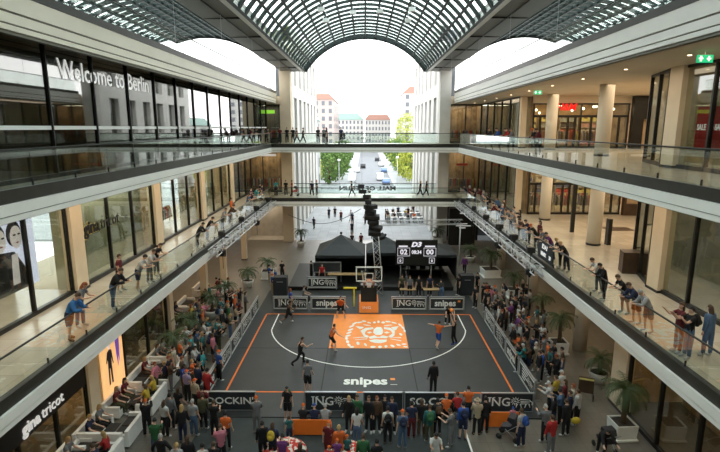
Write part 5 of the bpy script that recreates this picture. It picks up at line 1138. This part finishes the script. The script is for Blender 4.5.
# group on the right
RG = 'in the near right group'
for x, y, rz, t, b_, st, hr, kd, po in ((553, 418, 20, 'red', 'grey', 'short', 'brown', 'jacket', 'stand'), (547, 408, 10, 'grey', 'black', 'short', 'grey', 'jacket', 'phone'), (551, 384, 60, 'white', 'black', 'cap', 'brown', 'jacket', 'phone'), (557, 378, 40, 'yellow', 'black', 'short', 'brown', 'tee', 'stand'), (563, 373, 20, 'white', 'grey', 'cap', 'brown', 'tee', 'stand_b'), (566, 382, 60, 'dark red', 'black', 'long', 'brown', 'jacket', 'stand'), (574, 386, 70, 'cream', 'black', 'short', 'red', 'jacket', 'stand'), (579, 392, 40, 'white', 'black', 'short', 'brown', 'jacket', 'stand'), (568, 402, 30, 'black', 'black', 'short', 'brown', 'jacket', 'stand_b'), (562, 392, 50, 'denim blue', 'black', 'short', 'black', 'jacket', 'phone'), (555, 397, 60, 'black', 'navy', 'long', 'black', 'jacket', 'stand'), (571, 393, 60, 'navy', 'black', 'short', 'brown', 'jacket', 'stand')):
    P(x, y, rz, po, where=RG, top=t, bot=b_, style=st, hair=hr, kind=kd, cap='white')
P(604, 424, 175, 'bend', where='pushing the stroller', top='black', kind='jacket', bot='black', hair='black')
MB().ball((0, 0, 0), .22, 10, 0, (1, .4, .8)).build('shoulder_bag', M['cloth_yellow'], None, label='yellow shoulder bag on the dark figure in the near right group', cat='bag', loc=at_head(575, 402) - Vector((0, .25, .75)))
# left foreground crowd
LG = 'in the near left crowd'
for x, y, rz, t, b_, st, hr, kd, po in ((145, 402, 20, 'black', 'black', 'cap', 'brown', 'jacket', 'photo'), (154, 422, 10, 'green', 'denim blue', 'short', 'black', 'jacket', 'phone'), (163, 403, -20, 'white', 'black', 'long', 'brown', 'tee', 'stand'), (186, 372, -20, 'lilac', 'black', 'cap', 'brown', 'tee', 'stand'), (194, 381, -20, 'beige', 'black', 'cap', 'brown', 'tee', 'stand'), (197, 366, -30, 'navy', 'black', 'short', 'brown', 'jacket', 'stand'), (206, 371, -30, 'red', 'red', 'short', 'black', 'jacket', 'stand_b'), (201, 389, -10, 'dark red', 'black', 'short', 'black', 'jacket', 'fold'), (192, 402, -10, 'light grey', 'denim blue', 'short', 'grey', 'tee', 'stand'), (181, 408, 10, 'black', 'navy', 'long', 'blond', 'jacket', 'stand_b'), (213, 403, -10, 'black', 'black', 'short', 'brown', 'tee', 'fold'), (202, 396, 0, 'olive', 'black', 'short', 'brown', 'jacket', 'stand'), (225, 414, 0, 'orange', 'black', 'short', 'black', 'tee', 'stand'), (220, 428, 20, 'pink', 'black', 'short', 'brown', 'jacket', 'phone'), (169, 396, -10, 'grey', 'black', 'short', 'black', 'jacket', 'stand'), (177, 390, -20, 'black', 'black', 'short', 'brown', 'tee', 'stand_b'), (218, 352, -40, 'blue', 'black', 'cap', 'brown', 'tee', 'stand'), (202, 447, 10, 'white', 'black', 'short', 'black', 'tee', 'stand_b'), (187, 439, 10, 'black', 'denim blue', 'long', 'brown', 'jacket', 'stand'), (213, 445, 0, 'black', 'grey', 'short', 'brown', 'jacket', 'stand'), (176, 446, 0, 'light grey', 'black', 'short', 'blond', 'jacket', 'stand'), (160, 437, 0, 'black', 'black', 'short', 'grey', 'jacket', 'hips')):
    P(x, y, rz, po, where=LG, top=t, bot=b_, style=st, hair=hr, kind=kd)
# crowd generator
TOPS = ['black', 'black', 'black', 'black', 'navy', 'grey', 'brown', 'black', 'olive', 'black', 'navy', 'grey', 'white', 'light grey', 'denim blue', 'dark red', 'olive', 'black', 'red', 'pink', 'brown', 'beige', 'teal', 'green', 'blue', 'purple', 'cream', 'orange', 'turquoise', 'white', 'navy', 'yellow']
BOTS = ['black', 'navy', 'denim blue', 'black', 'grey', 'beige', 'olive', 'black', 'brown']
PLACED = [(o.location.x, o.location.y) for o in C.objects if o.name.startswith('person') and o.location.z < 1]
def crowd(n, box, where, face, poses=('stand', 'stand', 'stand_b', 'fold', 'phone', 'photo', 'hips'), dmin=.5, z=0, group=None, capp=.06, grow=None, scale=1.0):
    x0, x1, y0, y1 = box; c = 0; t = 0
    while c < n and t < n * 60:
        t += 1; x, y = random.uniform(x0, x1), random.uniform(y0, y1)
        if any((x - a) ** 2 + (y - b) ** 2 < dmin ** 2 for a, b in PLACED) or any((x - a) ** 2 + (y - b) ** 2 < .8 for a, b in PALMS): continue
        PLACED.append((x, y)); c += 1; rz = face if not callable(face) else face(x, y)
        st = 'cap' if random.random() < capp else random.choice(['short', 'short', 'short', 'long']); wh = where(x, y) if callable(where) else where
        person((x, y, z), R(rz + random.uniform(-25, 25)), random.choice(poses), random.choice(TOPS), random.choice(BOTS), random.choice(['brown', 'black', 'brown', 'blond', 'black', 'grey', 'red']), st, random.choice(['tee', 'jacket', 'jacket']), 'trousers' if random.random() < .85 else 'shorts', random.choice(['white', 'black', 'white', 'brown']), random.choice([0, 0, 0, 1, 2]), wh, random.uniform(.93, 1.03) * scale, random.choice([None] * 7 + ['black', 'navy']))
yb = lambda pre: (lambda x, y: pre + (' by nearest banner' if y < 26 else ' by second banner' if y < 29 else ' by middle banners' if y < 32.5 else ' by farthest banners'))
crowd(38, (-10.9, -8.75, 23.6, 36.5), yb('left crowd'), -80, dmin=.55)
crowd(12, (-12.0, -10.6, 29.5, 38.5), yb('left rear crowd'), -70, dmin=.65)
crowd(44, (9.1, 11.0, 24.8, 37.5), yb('right crowd'), 80, dmin=.55)
crowd(9, (10.9, 12.6, 30.5, 38.5), yb('right rear crowd'), 80, dmin=.6)
# a few with known looks
P(525, 346, 60, 'phone', where='at the right barrier', top='turquoise', kind='jacket', bot='black', hair='grey'); P(519, 344, 60, 'stand', where='at the right barrier', top='black', bot='black', pack='black')
P(545, 334, 70, 'stand', where='behind the right crowd', top='orange', bot='black', hair='brown'); P(549, 343, 80, 'stand', where='behind the right crowd', top='orange', bot='black', hair='black'); P(543, 352, 80, 'stand', where='behind the right crowd', top='blue', kind='jacket', bot='black', hair='black')
P(282, 262, 170, 'stand', where='by the left loudspeaker', top='black', bot='black', hair='black'); 
for x, y in ((269, 266), (275, 270), (272, 275), (290, 290)): P(x, y, -60, 'stand', where='staff near left loudspeaker', top='blue', bot='beige', hair=random.choice(['black', 'brown']))
P(465, 257, 160, 'walk', where='in the far right passage', top='purple', bot='black', hair='black', kind='jacket')
for x, y in ((478, 274), (484, 284), (476, 287), (487, 291), (459, 276)): P(x, y, 120, 'stand', where='beside the right loudspeaker', top='black', bot='black', hair='black')
P(442, 283, 0, 'bend', where='near the yellow cable', top='black', bot='denim blue', hair='black'); P(419, 277, 180, 'stand', where='under the scoreboard', top='black', bot='black', hair='black', z=.05); P(430, 276, 180, 'stand', where='under the scoreboard', top='navy', bot='black', z=.05); P(410, 277, 180, 'stand', where='under the scoreboard', top='grey', bot='black', z=.05); P(402, 276, 180, 'stand', where='under the scoreboard', top='olive', bot='black', z=.05)
P(322, 265, 180, 'stand', where='behind the framed display', top='red', bot='black', z=.35); P(311, 262, -60, 'photo', where='left of the tents', top='black', bot='black', hair='black', kind='jacket'); P(448, 305, 180, 'bend', where='before the far snipes banner', top='black', bot='black'); P(303, 287, -90, 'sit', where='left of framed ING banner', top='grey', bot='black')
# first floor, left rail
LR = -(EX + .66)
def rail(px, hy, side, pose='railing', where='', off=0, lvl=Z1, rz=None, **k):
    X = side * (EX + .42 + off); d = gx(px, hy, X); y = d.y + 0; person((X, y, lvl), R(rz if rz is not None else (-90 if side < 0 else 90)), pose, where=where, **k)
    PL2.append((X, y))
PL2 = []
WL = 'at the left first floor rail'
rail(67, 297, -1, 'railing', WL, scale=1.07, top='plaid blue', bot='navy', low='shorts', hair='brown', kind='jacket', shoe='brown')
rail(78, 294, -1, 'railing_b', WL, .35, scale=1.04, top='grey', bot='denim blue', hair='red', style='long')
rail(111, 269, -1, 'railing', WL, scale=1.08, top='black', bot='denim blue', hair='brown', kind='jacket'); rail(120, 282, -1, 'stand_b', WL, .9, top='dark red', bot='black', low='shorts')
rail(137, 261, -1, 'railing', WL, scale=1.06, top='white', bot='navy', low='shorts', hair='black'); rail(148, 251, -1, 'railing_b', WL, top='white', bot='grey', hair='brown'); rail(155, 246, -1, 'railing_b', WL, .2, top='black', bot='grey', hair='brown')
rail(197, 222, -1, 'railing', WL, top='black', bot='black', hair='black', kind='jacket'); rail(207, 217, -1, 'railing', WL, top='black', bot='black', hair='brown'); rail(222, 212, -1, 'railing_b', WL, top='light grey', bot='grey'); rail(229, 207, -1, 'railing', WL, top='brown', bot='black', hair='black', kind='jacket'); rail(231, 200, -1, 'stand', WL, .6, top='orange', bot='beige', kind='jacket'); rail(247, 199, -1, 'railing_b', WL, top='denim blue', bot='grey'); rail(251, 196, -1, 'stand', WL, .5, top='purple', bot='black'); rail(256, 198, -1, 'railing', WL, top='turquoise', bot='beige')
WR = 'at the right first floor rail'
rail(600, 263, 1, 'railing', WR, .25, top='white', bot='grey', hair='brown'); rail(606, 269, 1, 'railing_b', WR, top='black', bot='black', hair='black', kind='jacket', skin=0); rail(627, 277, 1, 'railing', WR, .1, top='black', bot='grey', low='shorts', hair='brown', skin=0); rail(639, 281, 1, 'railing', WR, top='navy', bot='black', low='shorts', hair='brown', kind='jacket'); rail(651, 290, 1, 'railing', WR, top='light grey', bot='grey', low='shorts', hair='grey', kind='jacket')
rail(682, 312, 1, 'photo', WR, .1, top='dark red', bot='dark red', hair='brown', style='long'); rail(692, 314, 1, 'photo', WR, .15, top='black', bot='denim blue', hair='black', pack='black'); rail(714, 299, 1, 'stand_b', WR, .9, top='denim blue', bot='denim blue', kind='jacket', hair='brown', style='long', rz=20)
for x, y, t, b_, po in ((568, 237, 'black', 'navy', 'railing'), (562, 234, 'black', 'black', 'railing_b'), (553, 231, 'purple', 'denim blue', 'railing'), (546, 228, 'grey', 'grey', 'railing_b'), (537, 226, 'black', 'black', 'railing'), (530, 222, 'navy', 'black', 'railing_b'), (524, 219, 'grey', 'denim blue', 'railing'), (515, 216, 'light grey', 'grey', 'railing_b'), (511, 214, 'grey', 'black', 'railing')): rail(x, y, 1, po, WR, random.random() * .2, top=t, bot=b_, hair=random.choice(['brown', 'black', 'blond']))
for k in range(16):
    y = 31.5 + k * 1.4 + random.uniform(-.2, .2)
    person((EX + .42 + random.choice([0, 0, .5, .9]), y, Z1), R(90 + random.uniform(-20, 20)), random.choice(['railing', 'railing_b', 'stand', 'photo']), random.choice(['black', 'grey', 'navy', 'light grey', 'denim blue', 'black', 'brown', 'dark red']), random.choice(BOTS), random.choice(['brown', 'black', 'grey']), random.choice(['short', 'long', 'short']), random.choice(['tee', 'jacket']), where='crowded far stretch of right rail')
for k in range(6):
    y = 46 + k * 1.4; person((-EX - .42 - .5 * (k % 2), y, Z1), R(-90 + random.uniform(-20, 20)), random.choice(['railing', 'railing_b', 'stand']), random.choice(TOPS), random.choice(BOTS), random.choice(['brown', 'black']), 'short', where='far stretch of left rail')
# footbridges
def onz(px, z, Y, rz, pose, where, **k):
    X = (px - 365) / 500 * (Y * .981 + (13.6 - z) * .193); person((X, Y, z), R(rz), pose, where=where, **k)
for px, t, po, rz in ((276, 'turquoise', 'stand', 0), (286, 'black', 'stand_b', 10), (292, 'red', 'stand', -90), (312, 'navy', 'walk', 200), (317, 'black', 'stand', 90), (352, 'black', 'walk', 90), (420, 'black', 'walk', -90), (426, 'black', 'walk', -90)): onz(px, Z1, 56.2, rz, po, 'on the lower footbridge', top=t, bot='black', hair='brown')
for px, t, po, rz in ((287, 'black', 'stand', 0), (293, 'black', 'stand_b', 10), (297, 'brown', 'walk', 80), (303, 'black', 'walk', -90), (318, 'black', 'stand', 0), (324, 'grey', 'stand', 0), (327, 'black', 'stand_b', 90), (341, 'navy', 'stand', 180), (280, 'dark red', 'stand', 0)): onz(px, Z2, 57.5, rz, po, 'on the upper footbridge', top=t, bot='black', hair='brown')
for k, (x, t) in enumerate(((-10.9, 'grey'), (-10.7, 'dark red'), (-10.9, 'black'), (-10.8, 'light grey'), (-10.9, 'navy'))): person((x, 44 + 2.9 * k, Z2), R(-90), 'railing_b', t, 'black', where='at the left second floor rail')
for px, hy, t in ((492, 127, 'black'), (500, 127, 'blue'), (509, 128, 'red'), (514, 130, 'grey'), (537, 126, 'black'), (541, 127, 'dark red')): rail(px, hy + 3, 1, 'railing_b', 'at the right second floor rail', .1, Z2, top=t, bot='black', kind='jacket', hair='brown')
# plaza walkers
for i in range(11):
    x = random.uniform(-7.0, 3.5); y = random.uniform(60, 105); person((x, y, 0), R(random.choice([0, 180, 90, -90]) + random.uniform(-30, 30)), random.choice(['walk', 'walk', 'stand']), random.choice(['black', 'navy', 'grey', 'black', 'red', 'white', 'denim blue']), random.choice(BOTS), random.choice(['brown', 'black']), random.choice(['short', 'long']), where='walking across the plaza' if y < 80 else 'far away on the plaza')
for px, py in ((329, 216), (335, 215), (341, 219), (352, 232), (352, 245), (361, 245), (408, 215), (413, 212), (398, 214), (375, 240)):
    f = gp(px, py + 3); person(f, R(random.choice([0, 180])), 'walk', random.choice(['black', 'navy', 'black', 'dark red']), 'black', 'brown', where='on the plaza behind the tents')
mat('chair_grey', (.2, .21, .22), .6)
def chair_proto():
    c = empty('plaza_chair', (0, 0, 0), 0, 'x', 'chair'); MB().box(-.22, .22, -.22, .22, .42, .46).build('seat', M['chair_grey'], c); MB().box(-.22, .22, -.24, -.2, .46, .88).build('backrest', M['chair_grey'], c)
    for a in (-.2, .2):
        for b_ in (-.2, .2): MB().box(a - .015, a + .015, b_ - .015, b_ + .015, 0, .42).build('leg', M['rail_steel'], c)
    return c
ch = chair_proto(); n_ = 0
for i in range(6):
    for sx in (-.45, .45):
        for sy in (-1, 1):
            loc = (3.9 + (i % 3) * 1.9 + sx, 72 + (i // 3) * 4 + sy * .75, 0); q = ch if n_ == 0 else copy_tree(ch, loc, R(0 if sy < 0 else 180)); q.location = loc; q['label'] = 'grey chair at a table of the plaza cafe'; q['group'] = 'plaza cafe chairs'
            if n_ % 3 == 0: person((loc[0], loc[1], .0), R(0 if sy < 0 else 180), 'sit', random.choice(TOPS), 'black', where='at the plaza cafe tables')
            n_ += 1
# cafe guests on the white sofas
for i in (0, 1, 2, 4, 5, 6, 7, 8, 10, 11, 13, 15):
    p, a = SOFAS[i]; f = Vector((-math.sin(a), math.cos(a), 0)); s_ = Vector((math.cos(a), math.sin(a), 0))
    for q in ((-.42, .4) if i % 3 else (.3,)):
        l = p + s_ * q - f * .02; person((l.x, l.y, .02), a + math.pi, 'sit', random.choice(['black', 'yellow', 'navy', 'black', 'red', 'grey', 'white', 'dark red']), random.choice(BOTS), random.choice(['brown', 'black', 'blond']), random.choice(['short', 'long']), where='on a white cafe sofa')
